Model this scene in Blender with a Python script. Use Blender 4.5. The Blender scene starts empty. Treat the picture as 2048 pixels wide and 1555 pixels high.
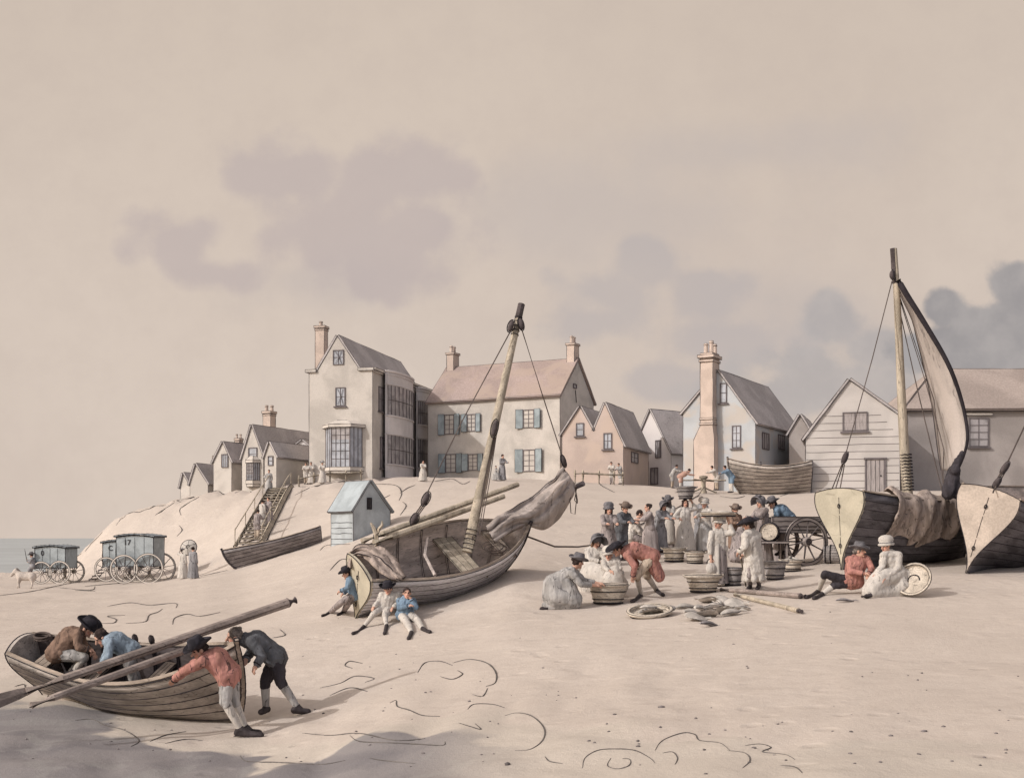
import bpy, bmesh, math, random
from mathutils import Vector, Matrix, noise, Euler
random.seed(11)
V = Vector
R = math.radians
C = bpy.context.scene.collection
F, CX, HY = 2400.0, 1024.0, 1075.0          # focal length in px of a 2048 wide picture, centre column, horizon row

def at(px, py, Y):
    return V(((px - CX) * Y / F, Y, (HY - py) * Y / F))

# ------------------------------------------------------------------ terrain heights
COLS = {
 -900: [(2,-2.75),(18,-2.8),(50,-2.85),(70,-2.95),(90,-3.3),(110,-4),(700,-9)],
    0: [(2,-2.95),(12,-2.95),(17,-2.92),(19,-2.82),(20.6,-2.68),(24,-2.58),(30,-2.45),(50,-2.55),(70,-2.72),(90,-2.86),(108,-3.02),(120,-3.6),(200,-5),(700,-9)],
  130: [(2,-2.95),(12,-2.95),(17,-2.92),(19,-2.84),(20.6,-2.70),(24,-2.55),(30,-2.4),(50,-2.5),(70,-2.7),(85,-2.75),(93,-2.6),(104,-2.9),(115,-3.4),(200,-5),(700,-9)],
  205: [(2,-2.95),(12,-2.95),(17,-2.93),(19,-2.87),(21,-2.70),(24,-2.5),(30,-2.35),(50,-2.45),(70,-2.64),(80,-2.2),(88,0.55),(100,0.6),(120,-1.5),(160,-4),(700,-9)],
  255: [(2,-2.95),(12,-2.95),(17,-2.93),(19,-2.88),(21,-2.70),(24,-2.48),(30,-2.3),(50,-2.4),(70,-2.6),(79,-1.8),(88,1.75),(100,2.1),(130,1.0),(200,-4),(700,-9)],
  330: [(2,-2.95),(12,-2.95),(17,-2.94),(19,-2.90),(21,-2.68),(24,-2.45),(30,-2.25),(50,-2.25),(70,-2.45),(77,-1.8),(88,2.55),(100,2.8),(140,2.5),(250,-3),(700,-9)],
  410: [(2,-2.9),(12,-2.93),(17,-2.95),(19,-2.92),(21,-2.66),(24,-2.4),(30,-2.2),(50,-2.0),(66,-2.0),(75,-1.0),(88,3.2),(100,3.5),(160,3.4),(700,2)],
  490: [(2,-2.85),(12,-2.9),(17,-2.94),(19,-2.91),(21,-2.64),(24,-2.38),(27,-2.2),(50,-1.9),(60,-1.75),(63.5,-1.66),(67,-0.7),(76,1.0),(88,3.45),(100,3.7),(700,3.5)],
  640: [(2,-2.7),(12,-2.75),(17,-2.75),(19,-2.68),(21,-2.5),(27,-1.98),(40,-1.45),(55,-0.85),(64,-0.42),(74,1.6),(87,4.15),(100,4.4),(700,4.2)],
  800: [(2,-2.5),(12,-2.5),(18,-2.4),(25,-1.98),(27.5,-1.62),(30,-1.35),(40,-0.95),(55,0.2),(66,1.7),(78,3.6),(86,4.4),(100,4.5),(700,4.3)],
 1024: [(2,-2.3),(12,-2.3),(18,-2.15),(25,-1.6),(27.5,-1.1),(29.3,-0.74),(33,-0.5),(40,0.0),(60,1.7),(76,3.4),(86,4.35),(100,4.5),(700,4.3)],
 1250: [(2,-2.2),(12,-2.15),(18,-1.98),(25.5,-1.47),(33,-0.75),(45,0.35),(60,1.6),(74,2.95),(84,3.8),(100,4.1),(700,4.2)],
 1400: [(2,-2.15),(12,-2.1),(18,-1.92),(26,-1.33),(33,-0.78),(45,0.25),(60,1.55),(72,2.75),(84,3.4),(100,3.8),(700,4.0)],
 1500: [(2,-2.15),(12,-2.08),(18,-1.86),(27,-1.22),(34,-0.8),(45,0.15),(60,1.5),(71,2.6),(84,3.2),(100,3.6),(700,4.0)],
 1700: [(2,-2.1),(12,-2.0),(18,-1.78),(25,-1.24),(30,-0.84),(38,-0.3),(48,0.55),(60,1.8),(69,2.7),(90,3.1),(700,4.0)],
 2048: [(2,-2.1),(12,-1.95),(18,-1.75),(25,-1.2),(29,-0.87),(38,-0.35),(48,0.5),(60,1.8),(69,2.8),(90,3.1),(700,4.0)],
 2950: [(2,-2.1),(12,-1.9),(18,-1.7),(25,-1.15),(29,-0.8),(38,-0.2),(48,0.6),(60,1.9),(69,2.9),(90,3.2),(700,4.0)],
}
def lin(tab, t):
    if t <= tab[0][0]: return tab[0][1]
    for (a, za), (b, zb) in zip(tab, tab[1:]):
        if t <= b: return za + (zb - za) * (t - a) / (b - a)
    return tab[-1][1]
NU, NV = 320, 240
U0, U1 = -900.0, 2950.0
L0, L1 = math.log(2.0), math.log(700.0)
_keys = sorted(COLS)
def _raw(px, Y):
    for a, b in zip(_keys, _keys[1:]):
        if px <= b:
            k = (px - a) / (b - a)
            return lin(COLS[a], Y) * (1 - k) + lin(COLS[b], Y) * k
    return lin(COLS[_keys[-1]], Y)
GRID = [[_raw(U0 + (U1 - U0) * i / NU, math.exp(L0 + (L1 - L0) * j / NV)) for j in range(NV + 1)] for i in range(NU + 1)]
for _ in range(3):
    H = [r[:] for r in GRID]
    for i in range(1, NU):
        a, b, c = H[i-1], H[i], H[i+1]
        g = GRID[i]
        for j in range(1, NV):
            g[j] = (a[j] + c[j] + b[j-1] + b[j+1] + 2 * b[j]) / 6
for i in range(NU + 1):
    for j in range(NV + 1):
        Y = math.exp(L0 + (L1 - L0) * j / NV); X = (U0 + (U1 - U0) * i / NU - CX) * Y / F
        amp = 0.05 if Y < 40 else 0.10
        n = noise.noise(V((X * .55, Y * .55, 0))) * .6 + noise.noise(V((X * 1.7, Y * 1.7, 5))) * .3
        near = max(0, min(1, (21 - Y) / 5)) * max(0, min(1, (4.5 - X) / 3))
        m = abs(noise.noise(V((X * .9, Y * .7, 9)))) * .16 * near
        lip = max(0, 1 - abs(Y - 90) / 14) * max(0, min(1, (-4 - X) / 6)); n2 = noise.noise(V((X * .9, Y * .35, 21))) * .45 + noise.noise(V((X * 2.2, Y * .8, 27))) * .22
        GRID[i][j] += n * amp + m + lip * n2
def ground(X, Y):
    px = CX + X * F / Y
    u = min(max((px - U0) / (U1 - U0) * NU, 0), NU - 1e-4)
    v = min(max((math.log(max(Y, 2.0)) - L0) / (L1 - L0) * NV, 0), NV - 1e-4)
    i, j = int(u), int(v); a, b = u - i, v - j
    return (GRID[i][j]*(1-a) + GRID[i+1][j]*a)*(1-b) + (GRID[i][j+1]*(1-a) + GRID[i+1][j+1]*a)*b
def G(px, py, ymin=7.0):
    """where the sight line through a picture point meets the ground"""
    Y = ymin; prev = Y
    while Y < 400:
        p = at(px, py, Y)
        if ground(p.x, Y) >= p.z:
            lo, hi = prev, Y
            for _ in range(24):
                m = (lo + hi) / 2; q = at(px, py, m)
                if ground(q.x, m) >= q.z: hi = m
                else: lo = m
            return at(px, py, hi)
        prev = Y; Y *= 1.01
    return at(px, py, 90)

# ------------------------------------------------------------------ object helpers
def obj(name, me, mats, parent=None, smooth=False, angle=None):
    if isinstance(me, bmesh.types.BMesh):
        bm = me; me = bpy.data.meshes.new(name); bm.to_mesh(me); bm.free()
    o = bpy.data.objects.new(name, me); C.objects.link(o)
    for m in (mats if isinstance(mats, (list, tuple)) else [mats]): me.materials.append(m)
    if parent: o.parent = parent
    if smooth:
        me.polygons.foreach_set('use_smooth', [True] * len(me.polygons))
        if angle:
            try: me.set_sharp_from_angle(angle=R(angle))
            except Exception: pass
    return o
def tag(o, label, cat, group=None, kind=None):
    if label: o['label'] = label
    if cat: o['category'] = cat
    if group: o['group'] = group
    if kind: o['kind'] = kind
    return o
def empty(name, loc, rot=(0, 0, 0), label=None, cat=None, group=None):
    o = bpy.data.objects.new(name, None); C.objects.link(o)
    o.location = loc; o.rotation_euler = rot; o.empty_display_size = .2
    return tag(o, label, cat, group)
def box(bm, c, s, M=None, mi=0):
    T = Matrix.Translation(c)
    if M is not None: T = T @ M
    vs = bmesh.ops.create_cube(bm, size=1, matrix=T @ Matrix.Diagonal((s[0], s[1], s[2], 1)))['verts']
    if mi:
        for f in {f for v in vs for f in v.link_faces}: f.material_index = mi
    return vs
def frame_of(d):
    d = d.normalized()
    u = d.cross(V((0, 0, 1)))
    if u.length < .05: u = d.cross(V((1, 0, 0)))
    u.normalize()
    return u, u.cross(d).normalized()
def tube(bm, pts, r, n=6, mi=0, cap=True, flat=1.0):
    """swept round tube; r is a number or a list"""
    pts = [V(p) for p in pts]; rings = []
    for i, p in enumerate(pts):
        d = (pts[min(i+1, len(pts)-1)] - pts[max(i-1, 0)])
        if d.length < 1e-6: d = V((0, 0, 1))
        u, w = frame_of(d)
        if i and rings:
            pu = rings[-1][1]; u2 = (pu - d.normalized() * pu.dot(d.normalized()))
            if u2.length > .01: u = u2.normalized(); w = u.cross(d.normalized()).normalized() * -1
        rr = r[i] if isinstance(r, (list, tuple)) else r
        vs = [bm.verts.new(p + (u * math.cos(2*math.pi*k/n) * flat + w * math.sin(2*math.pi*k/n)) * rr) for k in range(n)]
        rings.append((vs, u))
    fs = []
    for (a, _), (b, _) in zip(rings, rings[1:]):
        for k in range(n):
            fs.append(bm.faces.new((a[k], a[(k+1) % n], b[(k+1) % n], b[k])))
    if cap:
        fs.append(bm.faces.new(rings[0][0])); fs.append(bm.faces.new(rings[-1][0][::-1]))
    for f in fs: f.material_index = mi
    return fs
def lathe(bm, prof, n=20, M=Matrix.Identity(4), mi=0, wob=0.0, squash=1.0, close=True):
    rings = []
    for (r, z) in prof:
        rings.append([bm.verts.new(M @ V((r * math.cos(2*math.pi*k/n) * (1 + wob * math.sin(3*2*math.pi*k/n + 1)),
                      r * math.sin(2*math.pi*k/n) * squash, z))) for k in range(n)])
    fs = []
    for a, b in zip(rings, rings[1:]):
        for k in range(n): fs.append(bm.faces.new((a[k], a[(k+1) % n], b[(k+1) % n], b[k])))
    if close:
        fs.append(bm.faces.new(rings[0][::-1])); fs.append(bm.faces.new(rings[-1]))
    for f in fs: f.material_index = mi
    return fs
def ink(bm, r, ang=25, mi=1, keep=None, jit=.5):
    """thin dark beads along the sharp edges, drawn as ink outlines"""
    bm.normal_update(); es = []
    for e in bm.edges:
        if len(e.link_faces) == 2:
            try: a = e.calc_face_angle()
            except ValueError: a = 0
            if a < R(ang): continue
        if keep and not keep(e): continue
        es.append((e.verts[0].co.copy(), e.verts[1].co.copy()))
    for a, b in es:
        d = b - a; L = d.length
        if L < r * 3: continue
        k = max(1, min(8, int(L / .7))); u, w = frame_of(d); pts = []
        for i in range(k + 1):
            p = a + d * (i / k)
            if 0 < i < k: p += (u * random.uniform(-1, 1) + w * random.uniform(-1, 1)) * r * jit
            pts.append(p)
        tube(bm, pts, [r * random.uniform(.7, 1.15) for _ in pts], 4, mi)

# ------------------------------------------------------------------ materials
def lc(r, g, b):
    f = lambda c: (c / 255 / 12.92) if c <= 10 else ((c / 255 + .055) / 1.055) ** 2.4
    return (f(r), f(g), f(b), 1)
MATS = {}
INKC = lc(52, 46, 48)
def mat(name, col, rough=.9, var=.22, vscale=1.4, fine=.10, fscale=22, lines=0.0, lscale=2.2, lwid=.012, stretch=None, bump=.25, bscale=30, tint=None, spec=.15, grain=0):
    """a dull surface: mottled wash of colour, fine tooth, and (lines) thin dark creases or grain marks"""
    if name in MATS: return MATS[name]
    m = bpy.data.materials.new(name); m.use_nodes = True; MATS[name] = m
    nt = m.node_tree; N = nt.nodes; L = nt.links; bs = N['Principled BSDF']
    bs.inputs['Roughness'].default_value = rough
    bs.inputs['Specular IOR Level'].default_value = spec
    tc = N.new('ShaderNodeTexCoord'); mp = N.new('ShaderNodeMapping'); L.new(tc.outputs['Object'], mp.inputs[0])
    if stretch: mp.inputs['Scale'].default_value = stretch
    info = N.new('ShaderNodeObjectInfo')
    off = N.new('ShaderNodeVectorMath'); off.operation = 'MULTIPLY_ADD'
    cb = N.new('ShaderNodeCombineXYZ')
    for i in range(3): L.new(info.outputs['Random'], cb.inputs[i])
    L.new(cb.outputs[0], off.inputs[0]); off.inputs[1].default_value = (37, 53, 71); L.new(mp.outputs[0], off.inputs[2])
    co = off.outputs[0]
    def nz(sc, det=3, dist=0.0, vec=co):
        n = N.new('ShaderNodeTexNoise'); n.inputs['Scale'].default_value = sc; n.inputs['Detail'].default_value = det
        n.inputs['Distortion'].default_value = dist; L.new(vec, n.inputs['Vector']); return n.outputs['Fac']
    def ramp(fac, a, b, lo, hi):
        r = N.new('ShaderNodeMapRange'); r.inputs[1].default_value = a; r.inputs[2].default_value = b
        r.inputs[3].default_value = lo; r.inputs[4].default_value = hi; r.interpolation_type = 'SMOOTHSTEP'; L.new(fac, r.inputs[0]); return r.outputs[0]
    def mul(a, b):
        q = N.new('ShaderNodeMath'); q.operation = 'MULTIPLY'; L.new(a, q.inputs[0]); L.new(b, q.inputs[1]); return q.outputs[0]
    w = ramp(nz(vscale, 4, .4), .38, .62, 1 - var, 1 + var * .35)
    t = ramp(nz(fscale, 5), .3, .7, 1 - fine, 1 + fine)
    k = mul(w, t)
    vm = N.new('ShaderNodeVectorMath'); vm.operation = 'SCALE'; vm.inputs[0].default_value = [a * b for a, b in zip(col[:3], (1.0, 1.07, 1.16))]; L.new(k, vm.inputs['Scale'])
    out = vm.outputs[0]
    if tint:
        mx = N.new('ShaderNodeMix'); mx.data_type = 'RGBA'; L.new(ramp(nz(vscale * 1.7, 3, .6), .45, .65, 0, .8), mx.inputs[0])
        L.new(out, mx.inputs[6]); mx.inputs[7].default_value = tint; out = mx.outputs[2]
    if lines > 0:
        n1 = nz(lscale, 2.2, .5)
        s = N.new('ShaderNodeMath'); s.operation = 'SUBTRACT'; L.new(n1, s.inputs[0]); s.inputs[1].default_value = .5
        ab = N.new('ShaderNodeMath'); ab.operation = 'ABSOLUTE'; L.new(s.outputs[0], ab.inputs[0])
        ln = ramp(ab.outputs[0], lwid * .55, lwid, lines, 0)
        ln = mul(ln, ramp(nz(lscale * 1.6, 1), .45, .55, 0, 1))
        mx = N.new('ShaderNodeMix'); mx.data_type = 'RGBA'; L.new(ln, mx.inputs[0]); L.new(out, mx.inputs[6]); mx.inputs[7].default_value = INKC; out = mx.outputs[2]
    L.new(out, bs.inputs['Base Color'])
    if bump:
        b = N.new('ShaderNodeBump'); b.inputs['Strength'].default_value = bump; b.inputs['Distance'].default_value = .02
        L.new(nz(bscale, 4), b.inputs['Height']); L.new(b.outputs[0], bs.inputs['Normal'])
    return m
INK = mat('dark_edge', INKC, var=.3, bump=0)
INKL = mat('thin_dark_edge', lc(98, 90, 88), var=.3, bump=0)
# ------------------------------------------------------------------ render, camera, sun, sky
S = bpy.context.scene
S.render.engine = 'CYCLES'
S.view_settings.view_transform = 'Standard'; S.view_settings.look = 'None'; S.view_settings.gamma = 1; S.view_settings.exposure = 0.0
cam = bpy.data.cameras.new('camera'); co = bpy.data.objects.new('camera', cam); C.objects.link(co)
co.location = (0, 0, 0); co.rotation_euler = (R(90), 0, 0)
cam.sensor_fit = 'HORIZONTAL'; cam.sensor_width = 36; cam.lens = 36 * F / 2048; cam.shift_y = (HY - 777.5) / 2048
S.cycles.max_bounces = 5; S.cycles.diffuse_bounces = 3; S.cycles.glossy_bounces = 2
cam.clip_start = .1; cam.clip_end = 9000
S.camera = co
SUN = V((-.74, -.44, .52)).normalized()              # towards the sun: high on the left, a little behind us
sl = bpy.data.lights.new('sun', 'SUN'); sl.energy = 2.2; sl.angle = R(.6); sl.color = (1, .98, .95)
so = bpy.data.objects.new('sun', sl); C.objects.link(so); so.rotation_euler = SUN.to_track_quat('Z', 'Y').to_euler(); so.location = (-60, -40, 60)

def build_world():
    w = bpy.data.worlds.new('World'); S.world = w; w.use_nodes = True
    nt = w.node_tree; N = nt.nodes; L = nt.links
    bg = N['Background']
    sky = N.new('ShaderNodeTexSky'); sky.sky_type = 'NISHITA'; sky.sun_disc = False
    sky.sun_elevation = math.asin(SUN.z); sky.sun_rotation = math.atan2(SUN.x, SUN.y); sky.dust_density = 4
    tc = N.new('ShaderNodeTexCoord'); sx = N.new('ShaderNodeSeparateXYZ'); L.new(tc.outputs['Generated'], sx.inputs[0])
    def M(op, a, b=None, c=None, clamp=False):
        q = N.new('ShaderNodeMath'); q.operation = op; q.use_clamp = clamp
        for i, x in enumerate((a, b, c)):
            if x is None: continue
            if isinstance(x, (int, float)): q.inputs[i].default_value = x
            else: L.new(x, q.inputs[i])
        return q.outputs[0]
    yy = M('MAXIMUM', sx.outputs[1], .08)
    u = M('DIVIDE', sx.outputs[0], yy); v = M('DIVIDE', sx.outputs[2], yy)
    cb = N.new('ShaderNodeCombineXYZ'); L.new(u, cb.inputs[0]); L.new(v, cb.inputs[1])
    def nz(sc, det, rough=.55, z=0.0, dist=0):
        n = N.new('ShaderNodeTexNoise'); n.inputs['Scale'].default_value = sc; n.inputs['Detail'].default_value = det; n.inputs['Roughness'].default_value = rough
        n.inputs['Distortion'].default_value = dist
        m = N.new('ShaderNodeVectorMath'); m.operation = 'ADD'; L.new(cb.outputs[0], m.inputs[0]); m.inputs[1].default_value = (z, z * 1.7, z)
        L.new(m.outputs[0], n.inputs['Vector']); return n.outputs['Fac']
    def puff(px, py, rx, ry):
        a = M('DIVIDE', M('SUBTRACT', u, (px - CX) / F), rx / F); b = M('DIVIDE', M('SUBTRACT', v, (HY - py) / F), ry / F)
        return M('SUBTRACT', 1.0, M('SQRT', M('ADD', M('MULTIPLY', a, a), M('MULTIPLY', b, b))))
    def union(lst):
        o = puff(*lst[0])
        for q in lst[1:]: o = M('SMOOTH_MAX', o, puff(*q), .45)
        return o
    def sm(x, a, b, lo=0., hi=1.):
        r = N.new('ShaderNodeMapRange'); r.interpolation_type = 'SMOOTHSTEP'
        for i, q in enumerate((x, a, b, lo, hi)):
            if isinstance(q, (int, float)): r.inputs[i].default_value = q
            else: L.new(q, r.inputs[i])
        return r.outputs[0]
    vor = N.new('ShaderNodeTexVoronoi'); vor.feature = 'SMOOTH_F1'; vor.inputs['Scale'].default_value = 26; vor.inputs['Smoothness'].default_value = .35; L.new(cb.outputs[0], vor.inputs['Vector'])
    lump = M('MULTIPLY', M('SUBTRACT', .45, vor.outputs['Distance']), .75)
    rag = M('ADD', M('MULTIPLY', M('SUBTRACT', nz(13, 6, .62), .5), 1.5), lump)
    soft = M('MULTIPLY', M('SUBTRACT', nz(7, 6, .6, 3.1), .5), 1.9)
    def mix(fac, a, b):
        m = N.new('ShaderNodeMix'); m.data_type = 'RGBA'
        for i, q in ((0, fac), (6, a), (7, b)):
            if isinstance(q, tuple): m.inputs[i].default_value = q
            elif isinstance(q, (int, float)): m.inputs[i].default_value = q
            else: L.new(q, m.inputs[i])
        return m.outputs[2]
    scl = N.new('ShaderNodeVectorMath'); scl.operation = 'SCALE'; scl.inputs['Scale'].default_value = .1; L.new(sky.outputs[0], scl.inputs[0])
    base = mix(sm(nz(3.2, 4, .55, 7), .35, .65), lc(220, 204, 191), lc(213, 197, 185))
    base = mix(sm(v, .02, .5), base, mix(.5, base, lc(203, 187, 170)))
    base = mix(sm(nz(26, 7, .7, 2.3), .35, .7, 0, .16), base, lc(192, 176, 166))
    base = mix(.04, base, scl.outputs[0])
    # broad faint veil, the pale group on the left, the middle group, the low veil over the houses, the dark bank on the right
    veil = M('ADD', union([(1150, 420, 700, 220), (1500, 640, 480, 150), (1500, 300, 560, 130), (620, 560, 420, 120)]), soft)
    base = mix(sm(veil, .25, 1.0, 0, .55), base, lc(193, 182, 177))
    left = M('ADD', union([(560, 350, 150, 110), (800, 350, 190, 120), (640, 450, 230, 100), (860, 450, 150, 100), (360, 480, 130, 80), (430, 550, 130, 60), (770, 530, 220, 80)]), M('ADD', rag, M('MULTIPLY', soft, .3)))
    base = mix(sm(left, .0, .55, 0, .6), base, lc(186, 173, 172))
    midc = M('ADD', union([(1310, 545, 100, 80), (1400, 590, 130, 75), (1230, 590, 140, 70), (1180, 640, 140, 60), (1440, 690, 220, 70), (1330, 760, 220, 60)]), M('ADD', rag, M('MULTIPLY', soft, .3)))
    base = mix(sm(midc, .0, .55, 0, .6), base, lc(184, 176, 175))
    r1 = M('ADD', union([(1670, 640, 95, 70), (1770, 700, 130, 60), (1600, 730, 130, 60), (1540, 790, 190, 70), (1700, 770, 200, 70)]), rag)
    base = mix(sm(r1, .0, .5, 0, .7), base, mix(sm(nz(16, 4, .6, 4.4), .35, .65), lc(170, 166, 167), lc(184, 178, 176)))
    r2 = M('ADD', union([(2040, 565, 75, 62), (1885, 618, 58, 45), (1950, 645, 70, 48), (2015, 665, 130, 80), (1900, 700, 140, 62), (2110, 680, 160, 95)]), M('MULTIPLY', rag, .8))
    base = mix(sm(r2, .0, .3, 0, .85), base, mix(sm(nz(18, 4, .6, 6.4), .35, .65), lc(146, 144, 147), lc(166, 162, 162)))
    s2 = N.new('ShaderNodeVectorMath'); s2.operation = 'SCALE'; s2.inputs['Scale'].default_value = .19; L.new(sky.outputs[0], s2.inputs[0])
    base = mix(sm(sx.outputs[1], .05, -.35, 0, .6), base, s2.outputs[0])      # bluer sky added unseen behind us as fill light; haze and cloud ahead
    L.new(base, bg.inputs['Color']); bg.inputs['Strength'].default_value = 1.0
build_world()

# ------------------------------------------------------------------ ground, sea
def sand_material():
    m = bpy.data.materials.new('sand'); m.use_nodes = True
    nt = m.node_tree; N = nt.nodes; L = nt.links; bs = N['Principled BSDF']
    bs.inputs['Roughness'].default_value = .95; bs.inputs['Specular IOR Level'].default_value = .1
    tc = N.new('ShaderNodeTexCoord')
    def nz(sc, det=4, rough=.55, dist=0.):
        n = N.new('ShaderNodeTexNoise'); n.inputs['Scale'].default_value = sc; n.inputs['Detail'].default_value = det
        n.inputs['Roughness'].default_value = rough; n.inputs['Distortion'].default_value = dist
        L.new(tc.outputs['Object'], n.inputs['Vector']); return n.outputs['Fac']
    def sm(x, a, b, lo=0., hi=1.):
        r = N.new('ShaderNodeMapRange'); r.interpolation_type = 'SMOOTHSTEP'; L.new(x, r.inputs[0])
        for i, q in enumerate((a, b, lo, hi)): r.inputs[i+1].default_value = q
        return r.outputs[0]
    def M(op, a, b):
        q = N.new('ShaderNodeMath'); q.operation = op
        for i, x in enumerate((a, b)):
            if isinstance(x, (int, float)): q.inputs[i].default_value = x
            else: L.new(x, q.inputs[i])
        return q.outputs[0]
    def mix(fac, a, b):
        x = N.new('ShaderNodeMix'); x.data_type = 'RGBA'
        for i, q in ((0, fac), (6, a), (7, b)):
            if isinstance(q, (tuple, float)): x.inputs[i].default_value = q
            else: L.new(q, x.inputs[i])
        return x.outputs[2]
    col = mix(sm(nz(.35, 4, .6), .38, .62), lc(194, 183, 174), lc(200, 189, 180))
    col = mix(sm(nz(4, 6, .75), .35, .75, 0, .5), col, lc(178, 166, 157))
    col = mix(sm(nz(60, 3, .7), .56, .74, 0, .35), col, lc(154, 142, 134))
    # sand colour turns darker grey at the near left, edge broken by noise
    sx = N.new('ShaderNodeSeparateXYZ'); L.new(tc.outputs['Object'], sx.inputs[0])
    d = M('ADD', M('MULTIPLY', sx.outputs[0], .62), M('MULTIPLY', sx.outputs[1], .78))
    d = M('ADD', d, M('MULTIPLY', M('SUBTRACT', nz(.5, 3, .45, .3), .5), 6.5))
    grey_area = M('MULTIPLY', sm(d, 10.0, 10.4, .92, 0.), sm(sx.outputs[0], -1.3, .5, 1., 0.))
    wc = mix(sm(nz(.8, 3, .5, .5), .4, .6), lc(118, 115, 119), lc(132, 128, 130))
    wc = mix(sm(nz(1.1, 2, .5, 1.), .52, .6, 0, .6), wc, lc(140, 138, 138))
    grey_fringe = sm(d, 10.9, 11.6, .5, 0.)  # slightly darker tone reaching a little further out than the grey
    col = mix(grey_fringe, col, lc(186, 178, 168))
    col = mix(grey_area, col, wc)
    # blended sand colour goes to the surface
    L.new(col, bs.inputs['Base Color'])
    b = N.new('ShaderNodeBump'); b.inputs['Strength'].default_value = .5; b.inputs['Distance'].default_value = .03
    vo = N.new('ShaderNodeTexVoronoi'); vo.feature = 'SMOOTH_F1'; vo.inputs['Scale'].default_value = 1.9; vo.inputs['Smoothness'].default_value = .6; L.new(tc.outputs['Object'], vo.inputs['Vector'])
    dent = M('MULTIPLY', sm(vo.outputs['Distance'], .08, .3), M('MULTIPLY', sm(nz(.5, 3), .45, .6), 1.6))
    L.new(M('ADD', dent, M('ADD', nz(14, 5, .65), M('MULTIPLY', nz(70, 3), .4))), b.inputs['Height']); L.new(b.outputs[0], bs.inputs['Normal'])
    return m
bm = bmesh.new()
vs = [[bm.verts.new(((U0 + (U1 - U0) * i / NU - CX) * (Y := math.exp(L0 + (L1 - L0) * j / NV)) / F, Y, GRID[i][j])) for j in range(NV + 1)] for i in range(NU + 1)]
for i in range(NU):
    for j in range(NV):
        bm.faces.new((vs[i][j], vs[i+1][j], vs[i+1][j+1], vs[i][j+1]))
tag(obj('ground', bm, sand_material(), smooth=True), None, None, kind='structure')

def sea_material():
    m = mat('sea_water', lc(164, 165, 162), rough=.45, var=.12, vscale=.05, fine=.06, fscale=.6, bump=.3, bscale=.8, spec=.35)
    return m
bm = bmesh.new()
for x0, x1, y0, y1 in ((-6000, 6000, 60, 8000),):
    bm.faces.new([bm.verts.new(p) for p in ((x0, y0, -2.97), (x1, y0, -2.97), (x1, y1, -2.97), (x0, y1, -2.97))])
tag(obj('sea', bm, sea_material()), None, None, kind='structure')

# curling pen lines, built as thin dark tubes along the ground
CURL = [
 [(640,1375),(680,1366),(710,1352),(748,1356),(730,1364)], [(705,1336),(690,1330),(700,1322),(725,1326)],
 [(660,1390),(700,1375),(735,1382)], [(835,1345),(850,1325),(880,1322),(905,1330)], [(880,1352),(905,1358),(925,1348),(915,1340)],
 [(905,1325),(940,1318),(975,1326),(992,1345),(990,1365),(972,1372)], [(945,1388),(965,1392),(975,1376)],
 [(780,1405),(792,1400),(795,1412),(820,1420),(845,1430),(880,1432)], [(935,1418),(948,1408),(985,1408),(1010,1415)],
 [(918,1445),(940,1452),(962,1458),(950,1446)], [(1010,1430),(1035,1425),(1065,1432),(1088,1455),(1085,1480),(1060,1498),(1030,1500)],
 [(605,1465),(660,1470),(720,1466),(790,1480),(850,1476)], [(700,1470),(720,1482),(780,1485),(840,1488),(885,1490),(890,1482)],
 [(150,1440),(185,1438),(210,1450),(250,1460),(278,1480),(262,1492)], [(480,1510),(495,1522),(560,1524),(640,1528),(690,1520)],
 [(740,1515),(765,1520),(830,1526)], [(300,1482),(330,1470),(372,1462)], [(330,1486),(370,1478),(405,1480)],
 [(1090,1512),(1100,1522),(1125,1526)], [(1165,1535),(1170,1515),(1195,1500),(1230,1497),(1270,1500),(1300,1515),(1310,1525)],
 [(1222,1515),(1215,1530),(1235,1537),(1258,1530),(1260,1518),(1245,1516)], [(1310,1500),(1325,1480),(1365,1465),(1390,1468),(1400,1480),(1440,1485),(1460,1500)],
 [(1455,1500),(1490,1505),(1500,1520),(1485,1535)], [(1490,1490),(1520,1487),(1542,1494),(1525,1503),(1570,1508),(1590,1518)],
 [(1560,1530),(1590,1533),(1605,1545)], [(1325,1505),(1345,1503),(1355,1515),(1350,1528)],
 [(215,1212),(260,1205),(300,1210),(350,1206),(352,1215)], [(190,1245),(225,1246),(232,1238),(215,1232),(250,1230)],
 [(252,1246),(290,1243),(298,1230),(315,1224),(325,1217)], [(345,1248),(350,1235),(375,1228),(400,1232),(440,1224)],
 [(120,1175),(180,1180),(190,1172)], [(0,1190),(60,1183),(120,1170),(165,1162)], [(170,1172),(250,1165),(335,1157)],
 [(400,1152),(430,1146),(455,1140)], [(150,1180),(190,1182)], [(30,1372),(48,1368),(50,1375)], [(545,1275),(570,1270),(560,1258)],
 [(660,1140),(680,1120),(700,1118)], [(640,1100),(655,1090),(700,1088)],
 [(128,1110),(150,1098),(163,1092)], [(170,1080),(185,1062),(205,1056)], [(232,1050),(258,1022),(300,1013),(338,1010)], [(310,1030),(335,1014),(350,1004)], [(345,1002),(380,996),(395,988)],
 [(362,1030),(360,1018),(378,1005),(405,990)], [(358,1050),(364,1060),(354,1072)], [(420,982),(450,976),(480,974)], [(500,972),(505,980)], [(590,990),(620,975),(650,968),(690,962),(720,964)], [(740,968),(790,970),(803,985),(798,1000)], [(805,1003),(812,1012),(800,1030)],
 [(800,986),(815,976),(830,970)], [(870,962),(905,958),(925,968),(940,962)], [(1160,960),(1190,962),(1205,972),(1230,985)], [(1350,985),(1370,982),(1390,985)], [(1440,992),(1470,996),(1490,992)], [(1560,992),(1590,984),(1600,986)], [(760,1000),(780,990)], [(530,1075),(545,1085),(548,1100)],
]
bm = bmesh.new()
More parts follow.
